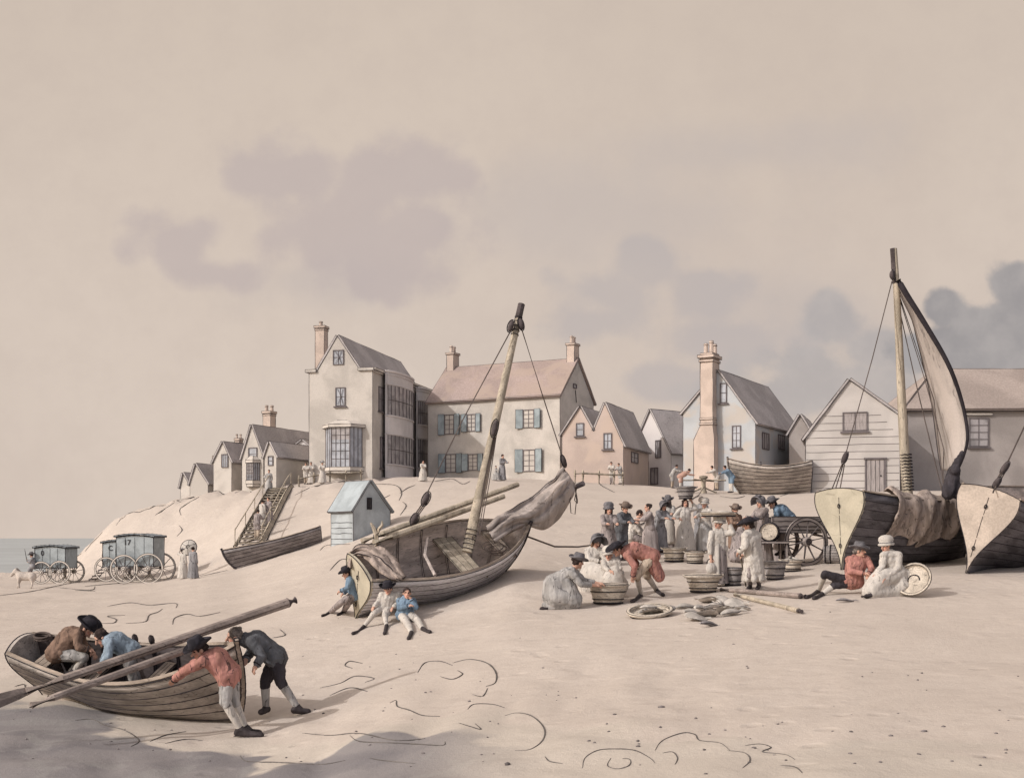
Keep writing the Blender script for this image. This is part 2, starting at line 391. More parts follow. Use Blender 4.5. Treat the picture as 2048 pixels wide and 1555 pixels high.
def smooth_pts(p, n=5):
    out = []
    for i in range(len(p) - 1):
        a = p[max(i-1, 0)]; b = p[i]; c = p[i+1]; d = p[min(i+2, len(p)-1)]
        for k in range(n):
            t = k / n
            out.append(tuple(.5 * ((2*b[q]) + (-a[q]+c[q])*t + (2*a[q]-5*b[q]+4*c[q]-d[q])*t*t + (-a[q]+3*b[q]-3*c[q]+d[q])*t**3) for q in range(len(b))))
    out.append(tuple(p[-1])); return out
for c in CURL:
    pts = [G(*q) for q in smooth_pts(c, 6)]
    pts = [V((p.x, p.y, ground(p.x, p.y) + .002 * p.y / 15)) for p in pts]
    n = len(pts); yy = pts[0].y
    tube(bm, pts, [(.0006 * yy if yy < 30 else .018 + (yy - 30) * .0003) * (.35 + .9 * math.sin(math.pi * (i + .6) / (n + .2)) * random.uniform(.6, 1)) for i in range(n)], 5)
tag(obj('pen_lines', bm, mat('pen_line_dark', lc(104, 96, 90), var=.3, bump=0)), 'thin dark curling pen lines on the sand', None, kind='stuff')

bm = bmesh.new(); rp_ = random.Random(5)
for i in range(150):
    px, py = rp_.uniform(0, 2048), rp_.triangular(1200, 1555, 1500); p = G(px, py); r = rp_.uniform(.008, .022) * (1.6 if rp_.random() < .1 else 1)
    bmesh.ops.create_icosphere(bm, subdivisions=1, radius=1, matrix=Matrix.Translation((p.x, p.y, ground(p.x, p.y) + r * .2)) @ Matrix.Rotation(rp_.uniform(0, 6), 4, 'Z') @ Matrix.Diagonal((r * rp_.uniform(.8, 1.7), r, r * .6, 1)))
tag(obj('pebbles', bm, mat('pebble', lc(120, 110, 106), var=.4, vscale=6), smooth=True), 'small dark pebbles scattered over the open sand', None, kind='stuff')
# ------------------------------------------------------------------ houses
PLASTER = mat('cream_plaster', lc(191, 179, 167), var=.14, vscale=.6, fine=.08)
PINKBRICK = mat('pink_brick', lc(186, 165, 152), var=.14, vscale=.4, fine=.06, tint=lc(188, 171, 160))
PALEBLUE = mat('pale_blue_plaster', lc(178, 176, 174), var=.1, vscale=.4, fine=.05, tint=lc(184, 175, 167))
PINKTILE = mat('pink_tiles', lc(164, 143, 133), var=.14, vscale=.35, fine=.12, fscale=9, tint=lc(168, 151, 141))
GREYTILE = mat('grey_tiles', lc(174, 163, 157), var=.16, vscale=.4, fine=.12, fscale=9, lines=.25, lscale=1.4)
BROWNTILE = mat('brown_tiles', lc(162, 145, 134), var=.14, vscale=.3, fine=.12, fscale=9)
BARNW = mat('barn_plaster', lc(160, 148, 140), var=.2, vscale=.35, fine=.06)
GREYWALL = mat('grey_plaster', lc(212, 200, 192), var=.14, vscale=.4, fine=.06)
STONE = mat('chimney_brick', lc(196, 174, 158), var=.14, vscale=.8)
GLASS = mat('window_pane', lc(168, 166, 168), rough=.35, var=.25, vscale=1.5, bump=0, spec=.4)
DARKGLASS = mat('dark_window_pane', lc(158, 148, 144), rough=.35, var=.3, vscale=1.5, bump=0, spec=.4)
FRAME = mat('window_bars', lc(112, 102, 100), var=.2, bump=0)
WHITEFR = mat('painted_frame', lc(204, 190, 176), var=.1, bump=0)
SHUT = mat('blue_shutter', lc(148, 153, 152), var=.2, vscale=2, fine=.06)
BOARDS = mat('white_weatherboard', lc(188, 177, 168), var=.1, vscale=.5, fine=.05)
DOOR = mat('grey_door', lc(160, 148, 142), var=.2, vscale=3, stretch=(6, 6, .6), lines=.3)
IR = .022

class House:
    def __init__(s, name, label, pr, Yr, theta, pl=None, W=None, D=6.0, zb=None, group=None):
        """pr, Yr: column and distance of the front right corner; theta: turn of the front (negative: right end nearer)"""
        c, sn = math.cos(theta), math.sin(theta); s.c, s.sn = c, sn
        P = V(((pr - CX) * Yr / F, Yr, 0))
        if W is None:
            k = (pl - CX) / F; W = (P.x - k * P.y) / (c - k * sn)
        s.W, s.D = W, D
        s.o = V((P.x - c * W, P.y - sn * W, 0))
        zs = [ground(*( (s.o + V((c*u - sn*v, sn*u + c*v, 0))).xy )) for u, v in ((0, 0), (W, 0), (W, D), (0, D))]
        s.zb = min(zs[0], zs[1], zs[2]) - .5 if zb is None else zb
        s.o.z = s.zb
        s.e = empty(name, s.o, (0, 0, theta), label, None, group)
        s.n = name
    def loc(s, px, py, face='front', d=0.0):
        dr = V(((px - CX) / F, 1, (HY - py) / F)); o = -s.o
        f = lambda q: V((s.c * q.x + s.sn * q.y, -s.sn * q.x + s.c * q.y, q.z))
        o, dr = f(o), f(dr)
        if face == 'front': t = (d - o.y) / dr.y
        elif face == 'right': t = (s.W + d - o.x) / dr.x
        else: t = (d - o.x) / dr.x
        return o + dr * t
    def part(s, name, bm, mats, parent=None, **k): return obj(name, bm, mats, parent or s.e, **k)
    def body(s, ze, zr, mw, mr, style='gf', rx=.5, ov=.22, th=.14, wall_ink=IR, right=None, cop=0, hip=0, board=0, sh=None):
        """walls and two-pitch roof; gf: gable to the front, gs: gables at the sides; ze, zr: eaves and ridge (right/left eaves may differ)"""
        W, D = s.W, s.D; zl, zq = (ze if isinstance(ze, tuple) else (ze, ze))
        s.ze, s.zr = zq, zr
        bm = bmesh.new()
        s0, s1 = (W * sh[0], W * sh[1]) if sh else (0, W)
        if style == 'gf': prof = [(0, 0), (W, 0), (W, zq)] + ([(s1, zq)] if sh else []) + [(W * rx, zr)] + ([(s0, zl)] if sh else []) + [(0, zl)]; a = [bm.verts.new((x, 0, z)) for x, z in prof]; b = [bm.verts.new((x, D, z)) for x, z in prof]
        elif style == 'gs': prof = [(0, 0), (D, 0), (D, zq), (D * rx, zr), (0, zl)]; a = [bm.verts.new((0, y, z)) for y, z in prof]; b = [bm.verts.new((W, y, z)) for y, z in prof]
        else: prof = [(0, 0), (W, 0), (W, zq), (0, zl)]; a = [bm.verts.new((x, 0, z)) for x, z in prof]; b = [bm.verts.new((x, D, z)) for x, z in prof]
        n = len(prof); bm.faces.new(a); bm.faces.new(b[::-1])
        for i in range(n): bm.faces.new((a[i], b[i], b[(i+1) % n], a[(i+1) % n]))
        bmesh.ops.recalc_face_normals(bm, faces=bm.faces[:])
        if wall_ink: ink(bm, wall_ink, 40)
        s.wall = s.part('wall', bm, [mw, INKL])
        # roof
        bm = bmesh.new(); g = .01
        def slab(q):
            q = [V(p) for p in q]; nn = (q[1] - q[0]).cross(q[2] - q[0]).normalized()
            if nn.z < 0: nn = -nn
            lo = [bm.verts.new(p + nn * g) for p in q]; hi = [bm.verts.new(p + nn * (g + th)) for p in q]
            m = len(q); bm.faces.new(lo[::-1]); bm.faces.new(hi)
            for i in range(m): bm.faces.new((lo[i], lo[(i+1) % m], hi[(i+1) % m], hi[i]))
        if style == 'gf':
            for x, z, sg in ((s0, zl, -1), (s1, zq, 1)):
                r = V((W * rx, 0, zr)); ev = V((x, 0, z)); d = (ev - r).normalized(); ev = ev + d * ov; r = r + V((0, 0, .004 * sg))
                slab([r + V((0, -ov * .6, 0)), ev + V((0, -ov * .6, 0)), ev + V((0, D + ov * .6, 0)), r + V((0, D + ov * .6, 0))])
        elif style == 'gs':
            for y, z, sg in ((0, zl, -1), (D, zq, 1)):
                r = V((0, D * rx, zr)); ev = V((0, y, z)); d = (ev - r).normalized(); ev = ev + d * ov; r = r + V((0, 0, .004 * sg))
                slab([r + V((-ov * .6, 0, 0)), ev + V((-ov * .6, 0, 0)), ev + V((W + ov * .6, 0, 0)), r + V((W + ov * .6, 0, 0))])
        else:
            h = hip; r0, r1 = V((h, D / 2, zr)), V((W - h, D / 2, zr)); o = ov
            A, B, E, Fq = V((-o, -o, zl)), V((W + o, -o, zl)), V((W + o, D + o, zl)), V((-o, D + o, zl))
            slab([r0, A, B, r1]); slab([r1 + V((0, 0, .003)), E, Fq, r0 + V((0, 0, .003))]); slab([r0 + V((0, 0, .006)), Fq, A]); slab([r1 + V((0, 0, .006)), B, E])
        bmesh.ops.recalc_face_normals(bm, faces=bm.faces[:])
        ink(bm, IR, 50)
        s.roof = s.part('roof', bm, [mr, INKL])
        if board:
            bm = bmesh.new(); z = board * .8
            while z < (zl + zr) * .5:
                inset = 0 if z < min(zl, zq) else (z - min(zl, zq)) / (zr - min(zl, zq)) * W * .5
                tube(bm, [(inset + .05 + k * (W - 2*inset - .1) / 7, -.012 + random.uniform(-.004, .004), z + random.uniform(-.012, .012)) for k in range(8)], .014, 4)
                z += board
            s.part('board_joints', bm, FRAME, s.wall)
    def M(s, face, u, z, off=0.0):
        """local frame on a face: x along the face, y outwards, z up"""
        if face == 'front': return Matrix(((1, 0, 0, u), (0, -1, 0, -off), (0, 0, 1, z), (0, 0, 0, 1)))
        if face == 'right': return Matrix(((0, 1, 0, s.W + off), (1, 0, 0, u), (0, 0, 1, z), (0, 0, 0, 1)))
    def window(s, face, x0, y0, x1, y1, nx=2, ny=3, pane=GLASS, shut=None, fr=None, sill=False, name='window', diag=False, d=0.0, wmin=.4):
        if face == 'right': a = s.loc(x0, y1, 'right', d); b = s.loc(x1, y0, 'right', d); u0, u1 = a.y, b.y; z0 = (a.z + s.loc(x1, y1, 'right', d).z) / 2; z1 = (s.loc(x0, y0, 'right', d).z + b.z) / 2
        else: a = s.loc(x0, y1, 'front', -d); b = s.loc(x1, y0, 'front', -d); u0, u1 = a.x, b.x; z0, z1 = a.z, b.z
        if u1 - u0 < wmin: m = (u0 + u1) / 2; u0, u1 = m - wmin / 2, m + wmin / 2
        w, h = u1 - u0, z1 - z0; M = s.M(face, (u0 + u1) / 2, (z0 + z1) / 2, d)
        bm = bmesh.new(); t = .06
        for sx in (-1, 1): box(bm, M @ V((sx * (w / 2), .03, 0)), (t, .09, h + t), M.to_3x3().to_4x4())
        for sz in (-1, 1): box(bm, M @ V((0, .03, sz * (h / 2))), (w - t, .085, t), M.to_3x3().to_4x4())
        for i in range(1, nx): box(bm, M @ V((-w / 2 + w * i / nx, .028, 0)), (.04, .05, h - t), M.to_3x3().to_4x4())
        for j in range(1, ny): box(bm, M @ V((0, .026, -h / 2 + h * j / ny)), (w - t, .05, .035), M.to_3x3().to_4x4())
        if diag:
            for q in (1, -1): tube(bm, [M @ V((-w * .3, .07, -h * .42 * q)), M @ V((w * .1, .07, 0)), M @ V((w * .3, .07, h * .42 * q))], .022, 4)
        if sill: box(bm, M @ V((0, .07, -h / 2 - .1)), (w + .3, .18, .09), M.to_3x3().to_4x4())
        win = s.part(name, bm, fr or FRAME)
        bm = bmesh.new(); box(bm, M @ V((0, .011, 0)), (w - .01, .016, h - .01), M.to_3x3().to_4x4()); s.part('pane', bm, pane, win)
        if shut:
            for sx in (-1, 1):
                sw = w * shut; bm = bmesh.new(); rot = Matrix.Rotation(R(14) * sx, 4, 'Z')
                Q = M @ Matrix.Translation((sx * (w / 2 + .05), .05, 0)) @ rot @ Matrix.Translation((sx * sw / 2, 0, 0))
                vs = bmesh.ops.create_cube(bm, size=1, matrix=Q @ Matrix.Diagonal((sw, .05, h * 1.08, 1)))
                bmesh.ops.recalc_face_normals(bm, faces=bm.faces[:]); ink(bm, .014, 40)
                s.part('shutter', bm, [SHUT, INK], win)
        return win
    def door(s, x0, y0, x1, y1, face='front'):
        a = s.loc(x0, y1, face); b = s.loc(x1, y0, face); w, h = b.x - a.x, b.z - a.z; M = s.M(face, (a.x + b.x) / 2, (a.z + b.z) / 2); r3 = M.to_3x3().to_4x4()
        bm = bmesh.new(); box(bm, M @ V((0, .03, 0)), (w, .05, h), r3); ink(bm, .016, 40)
        for k in (-.25, 0, .25): tube(bm, [M @ V((w * k, .06, -h * .48)), M @ V((w * k + .01, .06, 0)), M @ V((w * k, .06, h * .47))], .014, 4, 1)
        d = s.part('door', bm, [DOOR, INK])
        bm = bmesh.new()
        for sx in (-1, 1): box(bm, M @ V((sx * (w / 2 + .05), .045, -.02)), (.09, .11, h), r3)
        box(bm, M @ V((0, .06, h / 2 + .05)), (w + .3, .16, .09), r3); s.part('door_frame', bm, FRAME, d)
        bm = bmesh.new(); bmesh.ops.create_icosphere(bm, subdivisions=1, radius=.05, matrix=Matrix.Translation(M @ V((w * .32, .09, 0)))); s.part('handle', bm, INK, d)
    def chimney(s, x0, x1, ytop, ybase, d=1.5, dep=None, pots=1, m=STONE, cap=True, potm=None, pot_h=.6):
        a = s.loc(x0, ybase, 'front', d); b = s.loc(x1, ytop, 'front', d); w, h = b.x - a.x, b.z - a.z; dep = dep or w
        cx = (a.x + b.x) / 2; bm = bmesh.new()
        box(bm, (cx, d, a.z + h / 2), (w, dep, h))
        if cap: box(bm, (cx, d, b.z - .09), (w * 1.22, dep * 1.18, .16)); box(bm, (cx, d, b.z - .3), (w * 1.1, dep * 1.08, .1))
        ink(bm, IR, 40)
        c = s.part('chimney', bm, [m, INKL])
        for i in range(pots):
            px = cx + (i - (pots - 1) / 2) * w * .5; bm = bmesh.new()
            lathe(bm, [(w * .2, 0), (w * .17, pot_h * .7), (w * .21, pot_h * .75), (w * .19, pot_h * .95), (w * .08, pot_h)], 10, Matrix.Translation((px, d + (.1 if i % 2 else -.1), b.z)))
            ink(bm, .015, 40); s.part('chimney_pot', bm, [potm or m, INKL], c)
        return c

# --- tall narrow house with the bow windows
th = math.atan2(-3.3, 13.5)
A = House('tall_house', 'tall narrow plastered house with a steep gable and bow fronted bays', 745, 88, th, pl=618, D=13.9); A.e['category'] = 'house'
ze = A.loc(745, 738).z; zr = A.loc(672, 672).z
A.body(ze, zr, PLASTER, GREYTILE, 'gf', rx=.45, ov=.06, sh=(.13, .8))
A.window('front', 667, 700, 687, 729, 2, 2, diag=True, fr=FRAME); A.window('front', 672, 775, 690, 811, 2, 2, diag=True, sill=True)
c = A.chimney(634, 652, 652, 760, 1.6, pots=1, cap=True, pot_h=.35)
for (x0, x1, z) in ((-.25, .6, ze), (A.W - 1.1, A.W + .12, ze)):
    bm = bmesh.new(); box(bm, ((x0 + x1) / 2, .2, z + .02), (x1 - x0, .7, .2)); ink(bm, .02, 40); A.part('kneeler', bm, [PLASTER, INKL], A.wall)
# canted bay on the front
bl, br = A.loc(652, 940), A.loc(724, 940); zt = A.loc(688, 856).z; zb_ = A.loc(688, 934).z; w = br.x - bl.x; x0 = bl.x; pr = .85
def bay(h, x0, w, z0, z1, pr, name='bay_window'):
    q = [(x0, 0), (x0 + w * .27, -pr), (x0 + w * .78, -pr), (x0 + w, 0)]
    bm = bmesh.new()
    def prism(q, z0, z1, mi=0):
        a = [bm.verts.new((x, y, z0)) for x, y in q]; b = [bm.verts.new((x, y, z1)) for x, y in q]; n = len(q)
        fs = [bm.faces.new(a[::-1]), bm.faces.new(b)] + [bm.faces.new((a[i], a[(i+1) % n], b[(i+1) % n], b[i])) for i in range(n)]
    prism(q, z0, z1)
    grow = lambda k: [(x0 + w * .5 + (x - x0 - w * .5) * k, y * k if y else .02) for x, y in q]
    b = h.part(name, bm, GLASS)
    bm = bmesh.new(); prism(grow(1.14), z0 - .3, z0 - .02); prism(grow(1.07), z0 - .5, z0 - .31); bmesh.ops.recalc_face_normals(bm, faces=bm.faces[:]); ink(bm, .022, 30); h.part('sill', bm, [WHITEFR, INKL], b)
    bm = bmesh.new(); prism(grow(1.2), z1 + .01, z1 + .22)
    g = grow(1.2); t = grow(.55); a = [bm.verts.new((x, y, z1 + .23)) for x, y in g]; c_ = [bm.verts.new((x, y, z1 + .55)) for x, y in t]
    bm.faces.new(a[::-1]); bm.faces.new(c_)
    for i in range(4): bm.faces.new((a[i], a[(i+1) % 4], c_[(i+1) % 4], c_[i]))
    bmesh.ops.recalc_face_normals(bm, faces=bm.faces[:]); ink(bm, .022, 30); h.part('bay_roof', bm, [WHITEFR, INKL], b)
    bm = bmesh.new()
    for k in range(3):
        (ax, ay), (bx, by) = q[k], q[k+1]; d = V((bx - ax, by - ay, 0)); nrm = V((d.y, -d.x, 0)).normalized(); n = 4 if k == 1 else 3
        for i in range(n + 1):
            p = V((ax, ay, 0)) + d * (i / n) + nrm * .012
            box(bm, (p.x, p.y, (z0 + z1) / 2), (.06 if i in (0, n) else .04, .05, z1 - z0 - .01))
        if k == 1:
            for j in range(1, 5):
                z = z0 + (z1 - z0) * j / 5; tube(bm, [V((ax, ay, z)) + nrm * .03, V((bx, by, z)) + nrm * .03], .02, 4)
    h.part('glazing_bars', bm, FRAME, b)
    bm = bmesh.new(); prism([(x, y * .97) for x, y in [(x0 + w * .27, -pr - .03), (x0 + w * .78, -pr - .03), (x0 + w * .78, -pr + .05), (x0 + w * .27, -pr + .05)]], z1 - .9, z1 - .02); h.part('blind', bm, DARKGLASS, b)
bay(A, x0, w, zb_, zt, pr)
# bow bays on the shaded side: half round, from the ground to the eaves
def bow(h, pa, pb, rows, zt, prj, name='bow_window'):
    u0, u1 = h.loc(pa, 900, 'right', prj * .5).y, h.loc(pb, 900, 'right', prj * .5).y; w = u1 - u0; cu = (u0 + u1) / 2
    pt = lambda k, n, ex=0: V((h.W + math.sin(math.pi * (.06 + .88 * k / n)) ** .8 * (prj + ex) + ex * .3, cu - (w / 2 + ex) * math.cos(math.pi * k / n), 0))
    n = 12; bm = bmesh.new()
    a = [bm.verts.new(pt(k, n) + V((0, 0, 0))) for k in range(n + 1)]; b = [bm.verts.new(pt(k, n) + V((0, 0, zt))) for k in range(n + 1)]
    for k in range(n): bm.faces.new((a[k], a[k+1], b[k+1], b[k]))
    bm.faces.new(b[::-1]); bm.faces.new(a); bm.faces.new((a[-1], a[0], b[0], b[-1])); bmesh.ops.recalc_face_normals(bm, faces=bm.faces[:])
    root = h.part(name, bm, GREYWALL)
    bm = bmesh.new()
    for z, r in [(zt + .05, .09), (zt - .18, .05)] + [q for z0, z1 in rows for q in ((z0 - .08, .06), (z1 + .08, .05))]:
        tube(bm, [pt(k, n, .03) + V((0, 0, z)) for k in range(n + 1)], r, 6)
    for k in (0, n): tube(bm, [pt(k, n, .01), pt(k, n, .01) + V((0, 0, zt))], .03, 4, 1)
    h.part('moulding', bm, [GREYWALL, INK], root)
    for z0, z1 in rows:
        bm = bmesh.new(); c_ = [bm.verts.new(pt(k, n, .015) + V((0, 0, z0))) for k in range(1, n)]; d_ = [bm.verts.new(pt(k, n, .015) + V((0, 0, z1))) for k in range(1, n)]
        for k in range(n - 2): bm.faces.new((c_[k], c_[k+1], d_[k+1], d_[k]))
        pane = h.part('pane', bm, DARKGLASS, root)
        bm = bmesh.new()
        for k in range(1, n):
            tube(bm, [pt(k, n, .03) + V((0, 0, z0)), pt(k, n, .03) + V((0, 0, z1))], .035, 4)
        for q in (.5,): tube(bm, [pt(k, n, .03) + V((0, 0, z0 + (z1 - z0) * q)) for k in range(1, n)], .025, 4)
        h.part('glazing_bars', bm, FRAME, root)
zz = lambda py, px=800: A.loc(px, py, 'right', .5).z
bow(A, 775, 826, [(zz(835), zz(778)), (zz(930), zz(875))], zz(752), .9)
bow(A, 836, 858, [(A.loc(845, 850, 'right', .4).z, A.loc(845, 805, 'right', .4).z), (A.loc(845, 935, 'right', .4).z, A.loc(845, 880, 'right', .4).z)], A.loc(845, 780, 'right', .4).z, .8)
A.window('right', 757, 775, 770, 822, 3, 2, DARKGLASS, sill=True); A.window('right', 760, 875, 772, 935, 3, 2, DARKGLASS, sill=True)
bm = bmesh.new(); box(bm, (A.W + .1, A.D / 2, ze + .05), (.3, A.D, .16)); box(bm, (A.W + .05, A.D / 2, ze - .12), (.14, A.D, .12)); ink(bm, .02, 40); A.part('cornice', bm, [WHITEFR, INKL], A.wall)

# --- white house with blue shutters
thB = math.atan2(-5.0, 10.0)
Bh = House('shuttered_house', 'wide cream house with pink tiled roof and pale blue shutters', 1120, 90, thB, pl=856, D=6.5); Bh.e['category'] = 'house'
zeB = Bh.loc(1120, 789).z; zrB = Bh.loc(1146, 716, 'right').z
Bh.body(zeB, zrB, PLASTER, PINKTILE, 'gs', ov=.25)
for q in ((890, 829, 908, 868), (935, 828, 951, 862), (1047, 819, 1068, 855), (892, 908, 912, 944), (937, 908, 955, 940), (1047, 899, 1070, 942)): Bh.window('front', *q, nx=2, ny=4, shut=.62, pane=PLASTER)
a = Bh.loc(1142, 700, 'right')
for (u, px, wd) in ((.42, None, .8), (Bh.W - .38, None, .8)):
    bm = bmesh.new(); box(bm, (u, Bh.D / 2, zrB + .35), (wd * .8, .9, 1.7)); box(bm, (u, Bh.D / 2, zrB + 1.17), (wd, 1.05, .14)); ink(bm, IR, 40); cch = Bh.part('chimney', bm, [STONE, INKL])
    for k in (-.22, .22): 
        bm = bmesh.new(); lathe(bm, [(.15, 0), (.13, .4), (.16, .5), (.08, .6)], 10, Matrix.Translation((u, Bh.D / 2 + k, zrB + 1.24))); ink(bm, .015, 40); Bh.part('chimney_pot', bm, [STONE, INKL], cch)
Bh.window('right', 1146, 768, 1152, 776, 1, 1, DARKGLASS)
bm = bmesh.new(); tube(bm, [Bh.loc(1150, 780, 'right') + V((.04, 0, 0)), Bh.loc(1152, 805, 'right') + V((.04, 0, 0))], .03, 4); Bh.part('wall_iron', bm, INK, Bh.wall)
bm = bmesh.new(); box(bm, (Bh.W / 2, -.1, zeB - .03), (Bh.W + .2, .2, .13)); ink(bm, .016, 40); Bh.part('gutter', bm, [WHITEFR, INKL], Bh.roof)

# --- pink twin gabled cottage
thC = math.atan2(-3.2, 8.6)
Cc = House('pink_cottage', 'pink cottage wall with two small gables beside the wide cream house', 1247, 84, thC, pl=1124, D=7.2); Cc.e['category'] = 'house'
W = Cc.W; zl, zv, zq = Cc.loc(1124, 868).z, Cc.loc(1187, 862).z, Cc.loc(1247, 888).z
z1, z2 = Cc.loc(1160, 813).z, Cc.loc(1210, 806).z; xv, xa, xb = Cc.loc(1187, 862).x, Cc.loc(1160, 813).x, Cc.loc(1210, 806).x
bm = bmesh.new(); prof = [(0, 0), (W, 0), (W, zq), (xb, z2), (xv, zv), (xa, z1), (0, zl)]
a = [bm.verts.new((x, 0, z)) for x, z in prof]; b = [bm.verts.new((x, Cc.D, z)) for x, z in prof]; n = len(prof)
bm.faces.new(a); bm.faces.new(b[::-1]); [bm.faces.new((a[i], b[i], b[(i+1) % n], a[(i+1) % n])) for i in range(n)]
bmesh.ops.recalc_face_normals(bm, faces=bm.faces[:]); ink(bm, IR, 40); Cc.wall = Cc.part('wall', bm, [PINKBRICK, INKL])
bm = bmesh.new()
def rslab(bm, r, e, D, ov, th=.13, y0=None):
    r, e = V(r), V(e); d = (e - r).normalized(); e = e + d * ov; nn = V((-d.z, 0, d.x)); nn = nn if nn.z > 0 else -nn; y0 = -ov * .6 if y0 is None else y0
    q = [r + V((0, y0, 0)), e + V((0, y0, 0)), e + V((0, D + .1, 0)), r + V((0, D + .1, 0))]
    lo = [bm.verts.new(p + nn * .012) for p in q]; hi = [bm.verts.new(p + nn * (.012 + th)) for p in q]
    bm.faces.new(lo[::-1]); bm.faces.new(hi); [bm.faces.new((lo[i], lo[(i+1) % 4], hi[(i+1) % 4], hi[i])) for i in range(4)]
rslab(bm, (xa, 0, z1), (0, 0, zl), Cc.D, .2); rslab(bm, (xa, 0, z1 + .003), (xv, 0, zv), Cc.D, 0)
rslab(bm, (xb, 0, z2), (xv, 0, zv + .006), Cc.D, 0); rslab(bm, (xb, 0, z2 + .003), (W, 0, zq), Cc.D, .25)
bmesh.ops.recalc_face_normals(bm, faces=bm.faces[:]); ink(bm, IR, 50); Cc.part('roof', bm, [GREYTILE, INKL])
Cc.window('front', 1153, 846, 1167, 871, 1, 2, sill=True); Cc.window('front', 1208, 866, 1223, 897, 2, 2, sill=True)
Cc.window('right', 1262, 905, 1275, 925, 2, 2, DARKGLASS); 
# gabled wing standing behind it along the lane
D1 = House('dark_cottage', 'shaded grey cottage with a steep gable set behind the pink cottage', 1342, 92, R(-52), W=4.4, D=6.0); D1.e['category'] = 'house'
D1.body(D1.loc(1335, 905).z, D1.loc(1318, 818).z, GREYWALL, GREYTILE, 'gf'); D1.window('front', 1312, 880, 1322, 915, 3, 1, DARKGLASS); D1.window('front', 1302, 935, 1316, 968, 2, 1, DARKGLASS, name='plank_door')
D2 = House('low_cottage', 'low grey cottage end showing between the dark gable and the pale blue house', 1372, 100, R(-40), W=5.2, D=7); D2.e['category'] = 'house'
D2.body(D2.loc(1368, 915).z, D2.loc(1345, 858).z, GREYWALL, GREYTILE, 'gs')

# --- pale blue house with the big external chimney
thD = math.atan2(-4.9, 8.6)
Dd = House('pale_blue_house', 'pale blue gabled house with a tall outside chimney stack', 1511, 82, thD, pl=1366, D=10.8); Dd.e['category'] = 'house'
zl, zq = Dd.loc(1366, 826).z, Dd.loc(1512, 845).z; zr = Dd.loc(1440, 742).z
Dd.body((zl, zq), zr, PALEBLUE, GREYTILE, 'gf', rx=Dd.loc(1436, 742).x / Dd.W, ov=.2)
Dd.window('front', 1441, 766, 1453, 805, 1, 2, sill=True); Dd.window('front', 1465, 851, 1481, 895, 2, 3, sill=True)
for q in ((1524, 866, 1537, 898), (1556, 870, 1568, 898), (1580, 876, 1590, 910)): Dd.window('right', *q, nx=3, ny=1, pane=DARKGLASS)
a, b = Dd.loc(1395, 985), Dd.loc(1436, 985); zs, zs2, zt = Dd.loc(1415, 880).z, Dd.loc(1415, 852).z, Dd.loc(1420, 708).z
c0, c1 = Dd.loc(1408, 780).x, Dd.loc(1433, 780).x; x0, x1 = a.x, b.x; zb_ = 0
bm = bmesh.new()
prof = [(x0, 0), (x1, 0), (x1, zs), (c1, zs2), (c1, zt), (c0, zt), (c0, zs2), (x0, zs)]
fa = [bm.verts.new((x, -.75, z)) for x, z in prof]; fb = [bm.verts.new((x, .5, z)) for x, z in prof]; n = len(prof)
bm.faces.new((fa[0], fa[1], fa[2], fa[7])); bm.faces.new((fa[7], fa[2], fa[3], fa[6])); bm.faces.new((fa[6], fa[3], fa[4], fa[5]))
bm.faces.new((fb[0], fb[7], fb[2], fb[1])); bm.faces.new((fb[7], fb[6], fb[3], fb[2])); bm.faces.new((fb[6], fb[5], fb[4], fb[3]))
[bm.faces.new((fa[i], fb[i], fb[(i+1) % n], fa[(i+1) % n])) for i in range(n)]
bmesh.ops.recalc_face_normals(bm, faces=bm.faces[:])
for z, k, hh in ((zt - .25, 1.3, .2), (zt - .55, 1.14, .14), (zs2 + .1, 1.1, .12), (zs2 + .45, 1.08, .12)): box(bm, ((c0 + c1) / 2, -.12, z), ((c1 - c0) * k, 1.27 * k, hh))
ink(bm, IR, 40); st = Dd.part('chimney', bm, [STONE, INKL])
for k, hh in ((-.22, .75), (.1, .95), (.3, .7)):
    bm = bmesh.new(); lathe(bm, [(.17, 0), (.15, hh * .75), (.18, hh * .8), (.15, hh * .95), (.05, hh)], 10, Matrix.Translation(((c0 + c1) / 2 + k, -.1 + k * .6, zt))); ink(bm, .016, 40); Dd.part('chimney_pot', bm, [STONE, INKL], st)

# --- small roof beyond, weatherboarded store, big tiled barn on the right
Gg = House('lean_roofed_shed', 'small grey roofed shed showing between the pale blue house and the weatherboard store', 1622, 84, R(-20), pl=1578, D=5); Gg.e['category'] = 'shed'
Gg.body(Gg.loc(1600, 866).z, Gg.loc(1597, 830).z, BARNW, GREYTILE, 'gf')
Ee = House('weatherboard_store', 'white weatherboarded store with a wide gable and a plank door', 1800, 69, R(-16), pl=1611, D=9); Ee.e['category'] = 'store'
Ee.body((Ee.loc(1611, 876).z, Ee.loc(1797, 832).z), Ee.loc(1699, 760).z, BOARDS, GREYTILE, 'gf', rx=Ee.loc(1699, 760).x / Ee.W, ov=.2, board=.42)
Ee.window('front', 1686, 824, 1734, 861, 2, 1, DOOR, name='loft_shutter', sill=True); Ee.door(1733, 918, 1768, 984)
Ff = House('tiled_barn', 'large pale walled barn under a big hipped brown tile roof', 2330, 76, R(-1), pl=1815, D=9); Ff.e['category'] = 'barn'
Ff.body(Ff.loc(1900, 822).z, Ff.loc(1900, 722).z, BARNW, BROWNTILE, 'hip', hip=3.2, ov=.3)
Ff.window('front', 1938, 836, 1976, 892, 2, 4, DARKGLASS, sill=True)
bm = bmesh.new(); box(bm, (Ff.loc(1957, 860).x, -.08, Ff.loc(1957, 828).z), (1.7, .14, .12)); ink(bm, .016, 40); Ff.part('lintel', bm, [WHITEFR, INKL], Ff.wall)

